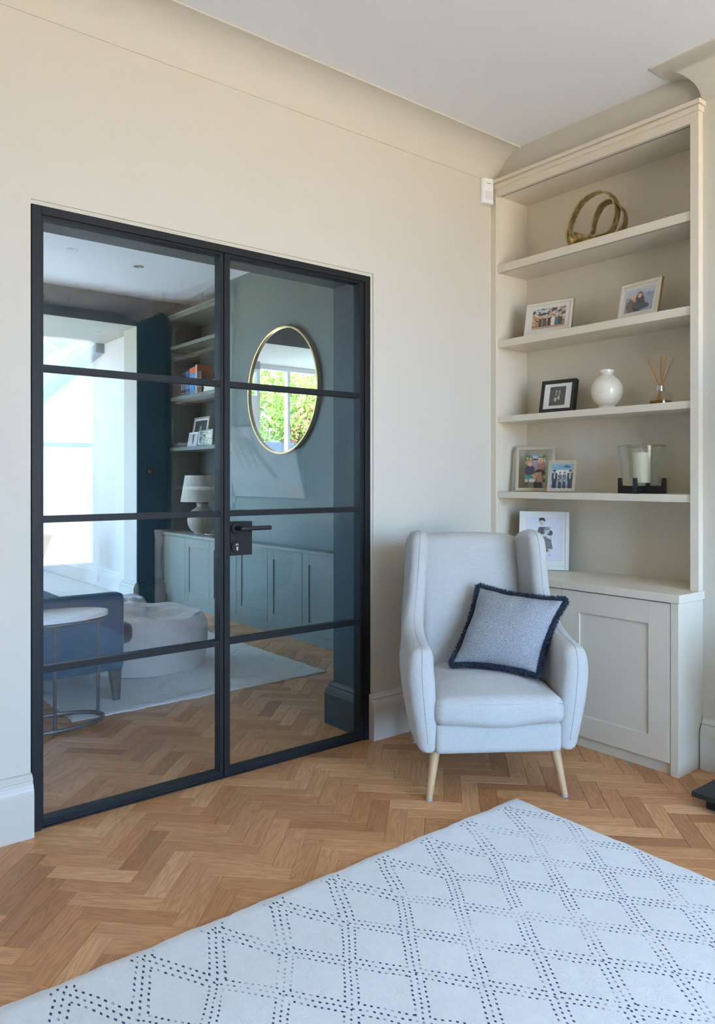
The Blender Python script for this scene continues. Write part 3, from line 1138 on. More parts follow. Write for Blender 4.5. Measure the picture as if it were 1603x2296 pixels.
P4, F4 = nets(base_sdf, (-0.275, -0.38, 0.17), (0.275, 0.35, 0.33), 0.0095)
arr_obj('seat_base', P4, F4, 'fabric', ch, world=False)
P5, F5 = nets(lambda x, y, z: rbox(x, y - (z - 0.2) * 0.03, z, (0, 0.295, 0.60), (0.262, 0.040, 0.405), 0.03), (-0.29, 0.22, 0.17), (0.29, 0.39, 1.03), 0.012)
arr_obj('back_panel', P5, F5, 'fabric', ch, world=False)
for sx, fy, fx, tx, ty in ((-1, -0.326, 0.275, 0.243, -0.288), (1, -0.326, 0.275, 0.243, -0.288), (-1, 0.335, 0.245, 0.222, 0.275), (1, 0.335, 0.245, 0.222, 0.275)):
    lb = bmesh.new()
    n = 9
    path, rr = [], []
    for k in range(n):
        t = k / (n - 1)
        path.append((sx * (tx + (fx - tx) * t), ty + (fy - ty) * t, 0.205 + (0.008 - 0.205) * t))
        rr.append(0.0215 + (0.0125 - 0.0215) * t)
    add_tube(lb, path, rr, 18)
    lg = obj('leg', lb, 'beech', ch, smooth='auto', world=False)
    pb = bmesh.new()
    add_lathe(pb, [(0.012, 0.0), (0.0135, 0.001), (0.0135, 0.008), (0.0115, 0.009)], (sx * fx, fy, 0), 18)
    obj('felt_pad', pb, 'felt', lg, smooth='auto', world=False)

# ------------------------------------------------------------------ scatter cushion
L2W = Matrix.Translation((CHX, CHY, 0)) @ Matrix.Rotation(CHA, 4, 'Z')
cBL, cBR, cTL, cTR = (np.array(L2W @ Vector(v)) for v in ((-0.140, -0.045, 0.468), (0.196, -0.235, 0.462), (0.012, 0.070, 0.800), (0.346, -0.160, 0.768)))
cen = (cBL + cBR + cTL + cTR) / 4
cu = thing('scatter_cushion', 'blue woven square cushion with navy brush fringe on the armchair', 'cushion', tuple(map(float, cen)))
nU = 44
uax = ((cBR + cTR) - (cBL + cTL)) / 2
vax = ((cTL + cTR) - (cBL + cBR)) / 2
nrm = np.cross(uax, vax)
nrm /= np.linalg.norm(nrm)


def edge_pt(u, v, scale=1.0):
    """u,v in -1..1 with concave sides"""
    pin = 0.10
    uu = u * (1 - pin * (1 - v * v) * abs(u) ** 3) * scale
    vv = v * (1 - pin * (1 - u * u) * abs(v) ** 3) * scale
    a, b = (uu + 1) / 2, (vv + 1) / 2
    return cBL * (1 - a) * (1 - b) + cBR * a * (1 - b) + cTL * (1 - a) * b + cTR * a * b


V, Fq, UVs = [], [], []
for side in (1, -1):
    base = len(V)
    for j in range(nU + 1):
        for i in range(nU + 1):
            u, v = -1 + 2 * i / nU, -1 + 2 * j / nU
            p = edge_pt(u, v, 0.955)
            t = (max(0, 1 - abs(u) ** 2.6) * max(0, 1 - abs(v) ** 2.6)) ** 0.55
            wr = 0.005 * math.sin(9 * u + 5 * v * v + 2) * (abs(v) ** 2) + 0.006 * math.sin(7 * v - 3 * u) * abs(u) ** 3 + 0.005 * math.sin(12 * u - 4) * max(0, v - 0.3)
            th = 0.074 * t + wr * min(1, 3 * t)
            V.append(p + nrm * th * side)
            UVs.append(((u + 1) / 2, (v + 1) / 2))
    for j in range(nU):
        for i in range(nU):
            a = base + j * (nU + 1) + i
            q = (a, a + 1, a + nU + 2, a + nU + 1)
            Fq.append(q if side > 0 else q[::-1])
co = arr_obj('cover', V, Fq, 'pillow', cu)
ul = co.data.uv_layers.new(name='uv')
li = np.empty(len(co.data.loops), int)
co.data.loops.foreach_get('vertex_index', li)
ul.data.foreach_set('uv', np.array(UVs)[li].ravel())
# brush fringe: a core cord and thousands of short strands
per = []
nP = 70
for k in range(nP):
    per.append((-1 + 2 * k / nP, -1))
for k in range(nP):
    per.append((1, -1 + 2 * k / nP))
for k in range(nP):
    per.append((1 - 2 * k / nP, 1))
for k in range(nP):
    per.append((-1, 1 - 2 * k / nP))
core = [edge_pt(u, v, 0.985) for u, v in per]
fb = bmesh.new()
add_tube(fb, core, [0.0085 + 0.002 * random.random() for _ in core], 10, closed=True)
fr = obj('fringe', fb, 'fringe', cu, smooth=True)
V, Fq = [], []
for k in range(9000):
    i = random.randrange(len(core))
    t = random.random()
    p = core[i] * (1 - t) + core[(i + 1) % len(core)] * t
    tang = core[(i + 1) % len(core)] - core[i]
    tang = tang / np.linalg.norm(tang)
    out = np.cross(tang, nrm)
    a = random.uniform(-2.2, 2.2)
    d = out * math.cos(a) + nrm * math.sin(a) + tang * random.uniform(-.35, .35)
    ln = random.uniform(0.013, 0.020) * (1.0 if abs(a) < 1.3 else 0.8)
    wv = np.cross(d, RNG.normal(size=3))
    wv = wv / (np.linalg.norm(wv) + 1e-9) * 0.0011
    n0 = len(V)
    V += [p - wv, p + wv, p + d * ln + wv * 0.6, p + d * ln - wv * 0.6]
    Fq.append((n0, n0 + 1, n0 + 2, n0 + 3))
fs = arr_obj('fringe_strands', V, Fq, 'fringe', cu, smooth=False)
fs['kind'] = 'stuff'

# ------------------------------------------------------------------ big rug
RX0, RX1, RY0, RY1 = -0.9, 2.385, -1.3, 1.962
nx, ny = 150, 150


def rug_mesh(x0, x1, y0, y1, t, nx, ny, wob):
    bm = bmesh.new()
    rnd = lambda k: wob * (math.sin(k * 0.61) + 0.6 * math.sin(k * 1.7 + 1) + 0.5 * random.uniform(-1, 1))
    ew = [rnd(k) for k in range(nx + 1)]
    eb = [rnd(k + 50) for k in range(ny + 1)]
    top = []
    for j in range(ny + 1):
        row = []
        for i in range(nx + 1):
            x = x0 + (x1 - x0) * i / nx
            y = y0 + (y1 - y0) * j / ny
            if j in (0, ny):
                y += ew[i]
            if i in (0, nx):
                x += eb[j]
            z = t + 0.0012 * math.sin(x * 9 + y * 4) + 0.001 * math.sin(y * 13) + random.uniform(-.0006, .0006)
            if i in (0, nx) or j in (0, ny):
                z = t * 0.55
            row.append(bm.verts.new((x, y, z)))
        top.append(row)
    for j in range(ny):
        for i in range(nx):
            bm.faces.new((top[j][i], top[j][i + 1], top[j + 1][i + 1], top[j + 1][i]))
    rim = [top[0][i] for i in range(nx + 1)] + [top[j][nx] for j in range(1, ny + 1)] + [top[ny][i] for i in range(nx - 1, -1, -1)] + [top[j][0] for j in range(ny - 1, 0, -1)]
    bot = [bm.verts.new((v.co.x, v.co.y, 0.0006)) for v in rim]
    for k in range(len(rim)):
        m = (k + 1) % len(rim)
        bm.faces.new((rim[m], rim[k], bot[k], bot[m]))
    bm.faces.new(bot)
    return bm


tag(obj('rug', rug_mesh(RX0, RX1, RY0, RY1, 0.013, nx, ny, 0.0022), 'rug', smooth='auto'), 'white wool rug with dotted blue diamond lattice in the foreground', 'rug')

# ------------------------------------------------------------------ picture frames


# (see Print below for flat printed images)
class Print:
    def __init__(s, w, h, bg):
        s.w, s.h = w, h
        s.a = np.zeros((h, w, 3))
        s.a[:] = srgb(*bg)
        yy, xx = np.mgrid[0:h, 0:w]
        s.x, s.y = (xx + 0.5) / w, (yy + 0.5) / h

    def ell(s, cx, cy, rx, ry, c):
        k = ((s.x - cx) / rx) ** 2 + ((s.y - cy) / ry) ** 2 < 1
        s.a[k] = srgb(*c)
        return s

    def rect(s, x0, x1, y0, y1, c):
        k = (s.x >= x0) & (s.x < x1) & (s.y >= y0) & (s.y < y1)
        s.a[k] = srgb(*c)
        return s

    def poly(s, pts, c):
        k = poly_sdf(s.x, s.y, pts) < 0
        s.a[k] = srgb(*c)
        return s

    def grain(s, x0, x1, y0, y1, cols, n, r, seed=1):
        g = random.Random(seed)
        for _ in range(n):
            s.ell(g.uniform(x0, x1), g.uniform(y0, y1), r * g.uniform(.5, 1.4), r * g.uniform(.5, 1.4), g.choice(cols))
        return s

    def mesh(s, parent, x0, x1, z0, z1, y):
        h, w = s.h, s.w
        xs, zs = np.linspace(x0, x1, w + 1), np.linspace(z0, z1, h + 1)
        V = [(x, y, z) for z in zs for x in xs]
        F = [(j * (w + 1) + i, j * (w + 1) + i + 1, (j + 1) * (w + 1) + i + 1, (j + 1) * (w + 1) + i) for j in range(h) for i in range(w)]
        me = bpy.data.meshes.new('photograph')
        me.from_pydata(V, [], F)
        at = me.attributes.new('print', 'FLOAT_COLOR', 'FACE')
        c = np.ones((h * w, 4))
        c[:, :3] = s.a.reshape(-1, 3)
        at.data.foreach_set('color', c.ravel())
        return finish('photograph', me, 'print', parent, False, 0, False)


def picture(label, pos, yaw, tilt, w, h, bw, fmat, pw, ph, pr, depth=0.014, mat='matboard', edge=None, easel=True, pdz=0.0, solid=True):
    """frame stands on pos, faces -X turned by yaw, leans back by tilt; pr: Print"""
    pos = (pos[0], pos[1], pos[2] + (depth + 0.004) * math.sin(R(tilt)))
    t = thing('photo_frame', label, 'photo frame', pos, (R(-tilt), 0, R(-90 + yaw)))
    x0, x1 = -w / 2, w / 2
    obj('frame', boxes((x0, x0 + bw, 0, depth, 0, h), (x1 - bw, x1, 0, depth, 0, h), (x0 + bw, x1 - bw, 0, depth, 0, bw), (x0 + bw, x1 - bw, 0, depth, h - bw, h)), fmat, t, bevel=0.0008, world=False)
    if edge:
        e = 0.0012
        obj('edge', boxes((x0 - e, x0, -0.0005, depth, 0, h + e), (x1, x1 + e, -0.0005, depth, 0, h + e), (x0, x1, -0.0005, depth, h, h + e)), edge, t, world=False)
    obj('mat_board', boxes((x0 + bw, x1 - bw, 0.004, 0.008, bw, h - bw)), mat, t, world=False)
    cz = h / 2 + pdz
    pr.mesh(t, -pw / 2, pw / 2, cz - ph / 2, cz + ph / 2, 0.0033)
    if solid:
        obj('backing', boxes((x0 + 0.003, x1 - 0.003, depth, depth + 0.003, 0.003, h - 0.003)), 'black', t, world=False)
    if easel:
        tz = h * 0.62
        fy = depth + 0.02 + math.tan(R(tilt)) * tz * 1.4 + 0.055
        eb = bmesh.new()
        ct, sn = math.cos(R(tilt)), math.sin(R(tilt))
        # strut foot meets the shelf: local point (y,z) with world z = z*cos - (-y)... lean back about local x
        footz = math.tan(R(tilt)) * fy
        add_sweep(eb, [[(-0.02, depth + 0.003, tz), (0.02, depth + 0.003, tz), (0.02, depth + 0.006, tz), (-0.02, depth + 0.006, tz)],
                       [(-0.025, fy, footz + 0.001), (0.025, fy, footz + 0.001), (0.025, fy + 0.003, footz + 0.002), (-0.025, fy + 0.003, footz + 0.002)]])
        obj('easel', eb, 'black', t, world=False)
    return t


SKIN, SKIN2 = (222, 172, 145), (196, 150, 122)
p1 = Print(48, 36, (176, 196, 214))
p1.rect(0, 1, 0, 0.38, (150, 112, 78)).rect(0, 1, .34, .5, (205, 160, 110))
p1.grain(0, 1, .35, 1, [(38, 30, 26), (70, 54, 40), (190, 150, 104), (60, 66, 78), (216, 200, 180)], 110, .05, 3)
p1.grain(0, .45, .2, .6, [(210, 160, 110), (180, 130, 80)], 30, .05, 4)
for x, c in ((.25, (40, 36, 48)), (.38, (70, 50, 50)), (.52, (28, 28, 36)), (.63, (226, 222, 218)), (.76, (64, 90, 110)), (.86, (48, 44, 60))):
    p1.rect(x - .05, x + .05, .12, .50, c).ell(x, .56, .04, .055, SKIN)
p1.rect(0, 1, 0, .08, (190, 160, 130))
p2 = Print(48, 38, (186, 194, 210))
p2.rect(0, 1, .0, .66, (150, 158, 180)).grain(0, 1, .02, .6, [(160, 168, 190), (140, 148, 172)], 80, .04, 5)
for k in range(12):
    p2.rect(.52 + k * .04, .55 + k * .04, .66, .72 + .10 * ((k * 7) % 5) / 4, (128, 134, 152))
p2.ell(.30, .28, .26, .36, (112, 92, 84)).ell(.48, .36, .22, .40, (52, 48, 56)).ell(.62, .2, .26, .14, (60, 64, 84))
p2.ell(.28, .66, .10, .12, (205, 190, 170)).ell(.29, .61, .075, .085, SKIN).ell(.50, .74, .095, .12, (92, 66, 54)).ell(.50, .69, .075, .10, SKIN).ell(.34, .48, .06, .06, SKIN2)
p3 = Print(40, 44, (62, 60, 54))
for x in (.42, .62):
    p3.ell(x, .72, .05, .07, (206, 204, 190)).ell(x, .72, .025, .04, (62, 60, 54)).ell(x - .02, .58, .05, .06, (206, 204, 190)).ell(x - .02, .58, .02, .03, (62, 60, 54))
    p3.rect(x - .03, x - .01, .38, .55, (196, 194, 180)).ell(x - .04, .32 if x < .5 else .40, .07, .11, (202, 202, 192))
p4 = Print(40, 48, (66, 96, 60))
p4.grain(0, 1, .2, 1, [(40, 90, 60), (196, 170, 90), (230, 214, 170), (96, 110, 40), (150, 120, 60)], 130, .05, 8)
p4.poly([(.32, 1.0), (.72, 1.0), (.66, .8), (.36, .8)], (70, 170, 220))
p4.ell(.5, .84, .13, .13, SKIN).rect(.38, .62, .82, .87, (30, 26, 26)).ell(.5, .60, .22, .17, (170, 160, 190))
p4.ell(.78, .62, .22, .16, (178, 120, 110)).ell(.75, .80, .14, .11, (232, 196, 150)).ell(.76, .76, .10, .08, SKIN)
p4.ell(.22, .46, .26, .18, (34, 38, 66)).ell(.24, .72, .14, .11, (206, 128, 70)).ell(.25, .67, .11, .08, SKIN)
p4.ell(.72, .40, .22, .08, (34, 28, 34)).poly([(.5, .36), (.8, .4), (.9, .02), (.62, .02)], (214, 160, 126)).poly([(.4, .3), (.62, .36), (.5, .06), (.26, .02)], SKIN)
p4.ell(.2, .16, .22, .11, (40, 140, 136)).ell(.36, .08, .16, .07, (236, 226, 216)).rect(0, .14, .02, .12, SKIN)
p5 = Print(40, 50, (150, 190, 206))
p5.rect(0, 1, .78, 1, (124, 168, 186)).rect(.1, .9, .5, .74, (206, 214, 206)).rect(.28, .62, .5, .72, (232, 236, 222)).ell(.72, .88, .15, .05, (50, 96, 112)).poly([(.66, .9), (.78, .9), (.72, .99)], (60, 110, 126))
p5.rect(0, 1, 0, .16, (120, 150, 180))
for x, c in ((.17, (28, 32, 56)), (.88, (30, 36, 62))):
    p5.rect(x - .13, x + .13, .30, .62, c).rect(x - .10, x + .10, .0, .32, (22, 22, 36)).ell(x, .68, .06, .07, SKIN).ell(x, .72, .065, .045, (52, 38, 30)).rect(x - .025, x + .025, .40, .60, (220, 224, 232))
for x, c in ((.42, (110, 80, 110)), (.62, (80, 120, 112))):
    p5.rect(x - .09, x + .09, .25, .56, c).grain(x - .09, x + .09, .25, .56, [(214, 150, 140), (60, 50, 80), (160, 200, 190), (40, 90, 140)], 26, .022, 3).rect(x - .08, x + .08, 0, .26, (26, 24, 30)).ell(x, .61, .05, .06, SKIN).ell(x, .645, .055, .04, (150, 104, 66))
p6 = Print(64, 80, (222, 224, 232))
G = lambda v: (v, v, v + 3)
p6.rect(.02, .98, .02, .98, (226, 229, 238))
p6.poly([(.30, .60), (.36, .78), (.56, .78), (.62, .66), (.60, .40), (.36, .40)], G(84)).ell(.44, .88, .075, .085, G(214)).ell(.44, .955, .082, .032, G(58)).ell(.375, .93, .022, .035, G(60)).ell(.505, .93, .02, .03, G(60))
p6.ell(.40, .875, .010, .008, G(90)).ell(.47, .875, .010, .008, G(90)).ell(.44, .845, .03, .008, G(120))
p6.rect(.39, .47, .16, .42, G(70)).poly([(.50, .62), (.66, .62), (.74, .28), (.46, .28)], G(112)).grain(.48, .70, .30, .60, [G(140), G(150)], 24, .010, 2)
p6.ell(.58, .69, .062, .068, G(222)).ell(.59, .735, .075, .04, G(150)).ell(.52, .68, .02, .06, G(170)).ell(.65, .77, .03, .025, G(190)).ell(.56, .695, .008, .007, G(90)).ell(.61, .695, .008, .007, G(90)).ell(.585, .665, .02, .007, G(130))
p6.poly([(.44, .60), (.56, .64), (.60, .58), (.46, .54)], G(216)).poly([(.58, .60), (.70, .56), (.66, .50), (.56, .54)], G(220)).ell(.68, .64, .05, .06, G(70))
p6.ell(.57, .24, .05, .035, G(80)).rect(.53, .56, .13, .24, G(206)).rect(.63, .66, .14, .26, G(210)).ell(.55, .12, .035, .02, G(196)).ell(.66, .13, .035, .02, G(196)).rect(.42, .46, .1, .2, G(208))

BE = 'frame_gold'
picture('white framed photo of a woodland outing on the left of the second shelf down', (3.350, 2.548, 2.0545), 12, 13, 0.272, 0.190, 0.016, 'frame_white', 0.190, 0.115, p1, edge=BE, mat='frame_white')
picture('white framed photo of a couple by the water on the second shelf down', (3.345, 2.017, 2.0545), -6, 13, 0.230, 0.188, 0.016, 'frame_white', 0.158, 0.118, p2, edge=BE, mat='frame_white')
picture('small black box frame with two white pendants beside the vase', (3.368, 2.505, 1.6305), 6, 12, 0.205, 0.180, 0.020, 'frame_black', 0.095, 0.105, p3, depth=0.032, easel=False)
picture('champagne framed family photo with wide glass border at the left of its shelf', (3.400, 2.668, 1.2095), 28, 9, 0.215, 0.250, 0.017, 'frame_champ', 0.112, 0.155, p4, mat='clear_glass', solid=False)
picture('smaller champagne framed photo of four people in front of the family photo', (3.345, 2.455, 1.2095), 14, 9, 0.152, 0.168, 0.015, 'frame_champ', 0.122, 0.132, p5)
picture('large white framed black and white photo of two children on the worktop', (3.370, 2.585, ZT + 0.0005), 31, 9, 0.268, 0.318, 0.020, 'matboard', 0.198, 0.240, p6, edge=BE, pdz=0.008)

# glowing print added to the television: window glare and chair reflections painted in
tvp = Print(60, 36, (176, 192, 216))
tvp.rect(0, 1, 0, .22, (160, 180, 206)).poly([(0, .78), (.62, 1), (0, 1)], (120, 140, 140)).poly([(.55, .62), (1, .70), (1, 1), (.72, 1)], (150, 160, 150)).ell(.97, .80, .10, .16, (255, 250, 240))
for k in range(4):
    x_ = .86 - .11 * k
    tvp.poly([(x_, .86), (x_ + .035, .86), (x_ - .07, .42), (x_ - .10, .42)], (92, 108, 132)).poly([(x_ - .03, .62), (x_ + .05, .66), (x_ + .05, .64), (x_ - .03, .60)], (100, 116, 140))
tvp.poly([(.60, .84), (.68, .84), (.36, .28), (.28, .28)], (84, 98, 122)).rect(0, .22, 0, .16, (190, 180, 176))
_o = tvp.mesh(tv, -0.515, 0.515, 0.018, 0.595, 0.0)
_o.name = 'television_painted_glow'
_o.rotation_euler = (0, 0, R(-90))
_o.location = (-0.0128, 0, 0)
_m, _t, _b = newmat('added_reflection_glow')
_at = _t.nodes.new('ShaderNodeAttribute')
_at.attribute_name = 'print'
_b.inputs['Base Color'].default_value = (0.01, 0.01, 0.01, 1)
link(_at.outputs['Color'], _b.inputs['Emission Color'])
_b.inputs['Emission Strength'].default_value = 1.2  # glow added so the screen shows bright in the door glass
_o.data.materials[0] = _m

# ------------------------------------------------------------------ shelf ornaments
# ribbon sculpture
def ribbon(path, width, thick, closed=False, twist=None):
    """flat band along a path; width is along X (depth) turned by twist(k)"""
    bm = bmesh.new()
    P = [Vector(p) for p in path]
    n = len(P)
    rings = []
    for i in range(n):
        t = ((P[(i + 1) % n] - P[i - 1]) if closed else (P[min(i + 1, n - 1)] - P[max(i - 1, 0)])).normalized()
        a = Vector((1, 0, 0))
        a = (a - t * a.dot(t)).normalized()
        b = t.cross(a)
        tw = twist(i / n) if twist else 0
        a2 = a * math.cos(tw) + b * math.sin(tw)
        b2 = t.cross(a2)
        w = width / 2
        h = thick / 2
        rings.append([P[i] + a2 * u * w + b2 * v * h for u, v in ((-1, -.6), (-.9, -1), (.9, -1), (1, -.6), (1, .6), (.9, 1), (-.9, 1), (-1, .6))])
    add_sweep(bm, rings, closed_path=closed)
    return bm


sc = thing('ribbon_sculpture', 'aged brass looped ribbon sculpture on the top shelf', 'sculpture', (3.36, 2.25, 2.4785))
Z1 = 2.4785
loopA = smooth_curve([(3.345, 2.385, Z1 + 0.012), (3.345, 2.403, Z1 + 0.075), (3.350, 2.385, Z1 + 0.150), (3.358, 2.335, Z1 + 0.225), (3.368, 2.262, Z1 + 0.258), (3.376, 2.205, Z1 + 0.250), (3.380, 2.160, Z1 + 0.205),
                      (3.378, 2.140, Z1 + 0.140), (3.370, 2.150, Z1 + 0.075), (3.362, 2.175, Z1 + 0.030), (3.352, 2.235, Z1 + 0.016), (3.345, 2.300, Z1 + 0.024), (3.340, 2.362, Z1 + 0.052), (3.340, 2.395, Z1 + 0.062)], 8)
obj('outer_loop', ribbon(loopA, 0.060, 0.009, twist=lambda t: 0.18 * math.sin(t * 7) + 1.0 * min(1, max(0, (t - 0.66) / 0.16))), 'bronze', sc, smooth='auto')
loopB = smooth_curve([(3.400, 2.325, Z1 + 0.012), (3.405, 2.300, Z1 + 0.075), (3.408, 2.285, Z1 + 0.140), (3.408, 2.250, Z1 + 0.195), (3.404, 2.205, Z1 + 0.208), (3.398, 2.160, Z1 + 0.190), (3.390, 2.115, Z1 + 0.140), (3.386, 2.100, Z1 + 0.085), (3.385, 2.120, Z1 + 0.035), (3.390, 2.165, Z1 + 0.010)], 8)
obj('inner_loop', ribbon(loopB, 0.046, 0.008, twist=lambda t: 0.2 * math.cos(t * 6)), 'bronze', sc, smooth='auto')
loopC = smooth_curve([(3.400, 2.325, Z1 + 0.012), (3.385, 2.352, Z1 + 0.008), (3.360, 2.385, Z1 + 0.020), (3.345, 2.400, Z1 + 0.060)], 8)
obj('base_band', ribbon(loopC, 0.042, 0.008), 'bronze', sc, smooth='auto')

# vase
va = bmesh.new()
vp = [(0.0, 0.0), (0.040, 0.0), (0.042, 0.004), (0.040, 0.010), (0.044, 0.018)]
for k in range(13):
    a = -1.05 + 2.12 * k / 12
    vp.append((0.080 * math.cos(a), 0.094 + 0.086 * math.sin(a)))
vp += [(0.033, 0.174), (0.031, 0.182), (0.036, 0.187), (0.0365, 0.199), (0.033, 0.202), (0.027, 0.201), (0.026, 0.172), (0.0, 0.168)]
add_lathe(va, vp, (0, 0, 0), 48)
vz = obj('vase', va, 'porcelain', smooth='auto', world=False)
vz.location = (3.39, 2.207, 1.6302)
tag(vz, 'round cream crackle-glaze vase between the black frame and reed diffuser', 'vase')

# reed diffuser
rd = thing('reed_diffuser', 'square glass reed diffuser with amber oil right of the vase', 'diffuser', (3.375, 1.907, 1.6302))
hw = 0.041
gb = bmesh.new()
prof = [(hw, 0.0), (hw, 0.055), (hw * 0.93, 0.062), (0.018, 0.064), (0.018, 0.070)]
sq = lambda s, z, r=0.006: [(3.375 + x, 1.907 + y, 1.6302 + z) for x, y in ((-s + r, -s), (s - r, -s), (s, -s + r), (s, s - r), (s - r, s), (-s + r, s), (-s, s - r), (-s, -s + r))]
add_sweep(gb, [sq(s, z) for s, z in prof])
obj('bottle', gb, 'clear_glass', rd, smooth='auto')
ob = bmesh.new()
add_sweep(ob, [sq(hw - 0.004, 0.004), sq(hw - 0.004, 0.020)])
obj('oil', ob, 'oil', rd)
cb = bmesh.new()
add_lathe(cb, [(0.0, 0.064), (0.0175, 0.064), (0.0175, 0.090), (0.016, 0.0915), (0.010, 0.0915), (0.010, 0.086), (0, 0.086)], (3.375, 1.907, 1.6302), 28)
obj('collar', cb, 'chrome', rd, smooth='auto')
for tip in ((0.01, 0.072, 0.222), (-0.02, 0.045, 0.226), (0.02, 0.012, 0.232), (-0.01, -0.036, 0.230), (0.025, -0.052, 0.228), (-0.015, -0.02, 0.225)):
    rb = bmesh.new()
    a = Vector((3.375, 1.907, 1.6302)) + Vector((-tip[0] * 0.3, -tip[1] * 0.5, 0.006))
    b = Vector((3.375, 1.907, 1.6302)) + Vector(tip)
    add_tube(rb, [a, b], 0.0021, 8)
    obj('reed', rb, 'reed', rd, smooth='auto')

# hurricane candle
hc = thing('candle_hurricane', 'ivory pillar candle in tapered glass hurricane on black stand', 'candle holder', (3.385, 2.011, 1.2092))
c0 = (3.385, 2.011, 1.2092)
bb = bmesh.new()
for rot in (0.25, 0.25 + math.pi / 2):
    for s in (-1, 1):
        ca, sa = math.cos(rot), math.sin(rot)
        def pt(r, t, z):
            return (c0[0] + s * r * ca - t * sa, c0[1] + s * r * sa + t * ca, c0[2] + z)
        tt = 0.009
        add_sweep(bb, [[pt(0.0, -tt, 0.0), pt(0.113, -tt, 0.0), pt(0.113, -tt, 0.075), pt(0.096, -tt, 0.075), pt(0.092, -tt, 0.036), pt(0.0, -tt, 0.036)],
                       [pt(0.0, tt, 0.0), pt(0.113, tt, 0.0), pt(0.113, tt, 0.075), pt(0.096, tt, 0.075), pt(0.092, tt, 0.036), pt(0.0, tt, 0.036)]])
obj('stand', bb, 'black', hc, bevel=0.001)
gb = bmesh.new()
add_tube(gb, [(c0[0] + 0.1118 * math.cos(a), c0[1] + 0.1118 * math.sin(a), c0[2] + 0.2305) for a in np.linspace(0, 2 * math.pi, 56, endpoint=False)], 0.0016, 6, closed=True)
obj('rim', gb, 'glass_edge', hc, smooth='auto')
gb = bmesh.new()
add_lathe(gb, [(0.0, 0.037), (0.082, 0.037), (0.090, 0.042), (0.113, 0.229), (0.1135, 0.231), (0.110, 0.231), (0.087, 0.052), (0.0, 0.050)], c0, 56)
obj('glass', gb, 'clear_glass', hc, smooth='auto')
wb = bmesh.new()
add_lathe(wb, [(0.0, 0.052), (0.040, 0.052), (0.0405, 0.054), (0.0405, 0.194), (0.038, 0.198), (0.030, 0.194), (0.0, 0.192)], c0, 40)
cd = obj('candle', wb, 'wax', hc, smooth='auto')
kb = bmesh.new()
add_tube(kb, smooth_curve([(c0[0], c0[1], c0[2] + 0.19), (c0[0], c0[1] + 0.002, c0[2] + 0.215), (c0[0], c0[1] + 0.006, c0[2] + 0.238)], 5), 0.0015, 8)
obj('wick', kb, 'matboard', cd, smooth='auto')

# alarm sensor
pr_ = thing('motion_sensor', 'small white motion sensor high in the wall corner', 'sensor', (3.219, 2.868, 2.812), (0, 0, R(-14)))
sbm = bmesh.new()
add_prism(sbm, [(-0.040, 0), (0.040, 0), (0.040, -0.022), (0.030, -0.036), (-0.030, -0.036), (-0.040, -0.022)], 'z', 0, 0.142)
obj('housing', sbm, 'pir', pr_, bevel=0.006, world=False, segs=3, smooth='auto')
lb = bmesh.new()
add_prism(lb, [(-0.026, -0.036), (0.026, -0.036), (0.022, -0.0385), (-0.022, -0.0385)], 'z', 0.022, 0.068)
obj('lens', lb, 'pir_lens', pr_, bevel=0.0015, world=False)
obj('indicator', boxes((-0.0025, 0.0025, -0.0372, -0.036, 0.078, 0.081)), 'led', pr_, world=False)
obj('lettering', boxes(*[(-0.016 + k * 0.0046, -0.016 + k * 0.0046 + 0.0034, -0.0369, -0.036, 0.110, 0.1132) for k in range(7)]), 'ink', pr_, world=False)

# ------------------------------------------------------------------ next room: cabinets and shelves
CX0 = 3.385
gaps = [7.445, 6.96, 6.45, 5.94, 5.42, 4.91, 4.40, 3.89, 3.38]
cl = ['teal grey shaker cabinet under the table lamp in the next room', 'teal grey shaker cabinet behind the door meeting stile in the next room',
      'teal grey shaker cabinet below the round mirror in the next room', 'teal grey shaker cabinet hidden behind the door reveal']
for u in range(4):
    ya, yb = gaps[2 * u + 2], gaps[2 * u]
    xb = 3.79 if u == 0 else X2 - 0.004
    c = thing('low_cabinet', cl[u], 'cabinet', (3.5, (ya + yb) / 2, 0), group='low cabinets along the next room wall')
    obj('carcass', boxes((CX0 + 0.022, xb, ya + 0.002, yb - 0.002, 0.06, 0.698)), 'teal_joinery', c)
    obj('plinth', boxes((CX0 + 0.018, xb, ya + 0.001, yb - 0.001, 0.0, 0.075)), 'teal_joinery', c)
    for k in range(2):
        a, b = gaps[2 * u + k + 1] + 0.002, gaps[2 * u + k] - 0.002
        if u == 0 and k == 0:
            obj('end_panel', boxes((CX0, CX0 + 0.02, a, b, 0.08, 0.697)), 'teal_joinery', c, bevel=0.001)
        else:
            shaker_door(c, a, b, CX0, 0.08, 0.697, 'teal_joinery', 0.085)
tag(obj('long_worktop', boxes((CX0 - 0.012, X2 - 0.003, 3.38, 6.38, 0.700, 0.726), (CX0 - 0.012, 3.795, 6.38, 7.446, 0.700, 0.726)), 'teal_joinery', bevel=0.001), 'long teal grey worktop carrying the table lamp', 'worktop')
asx = thing('alcove_shelves', 'dark teal alcove shelves with books in the next room', 'shelves', (3.62, 6.9, 0.73))
for z in (2.660, 2.130, 1.605):
    obj('shelf', boxes((3.45, 3.795, 6.385, 7.445, z - 0.036, z)), 'teal_joinery', asx, bevel=0.001)
obj('crown_moulding', boxes((3.44, 3.795, 6.385, 7.446, 2.925, 2.960), (3.425, 3.795, 6.385, 7.446, 2.962, 2.985)), 'teal_joinery', asx, bevel=0.001)

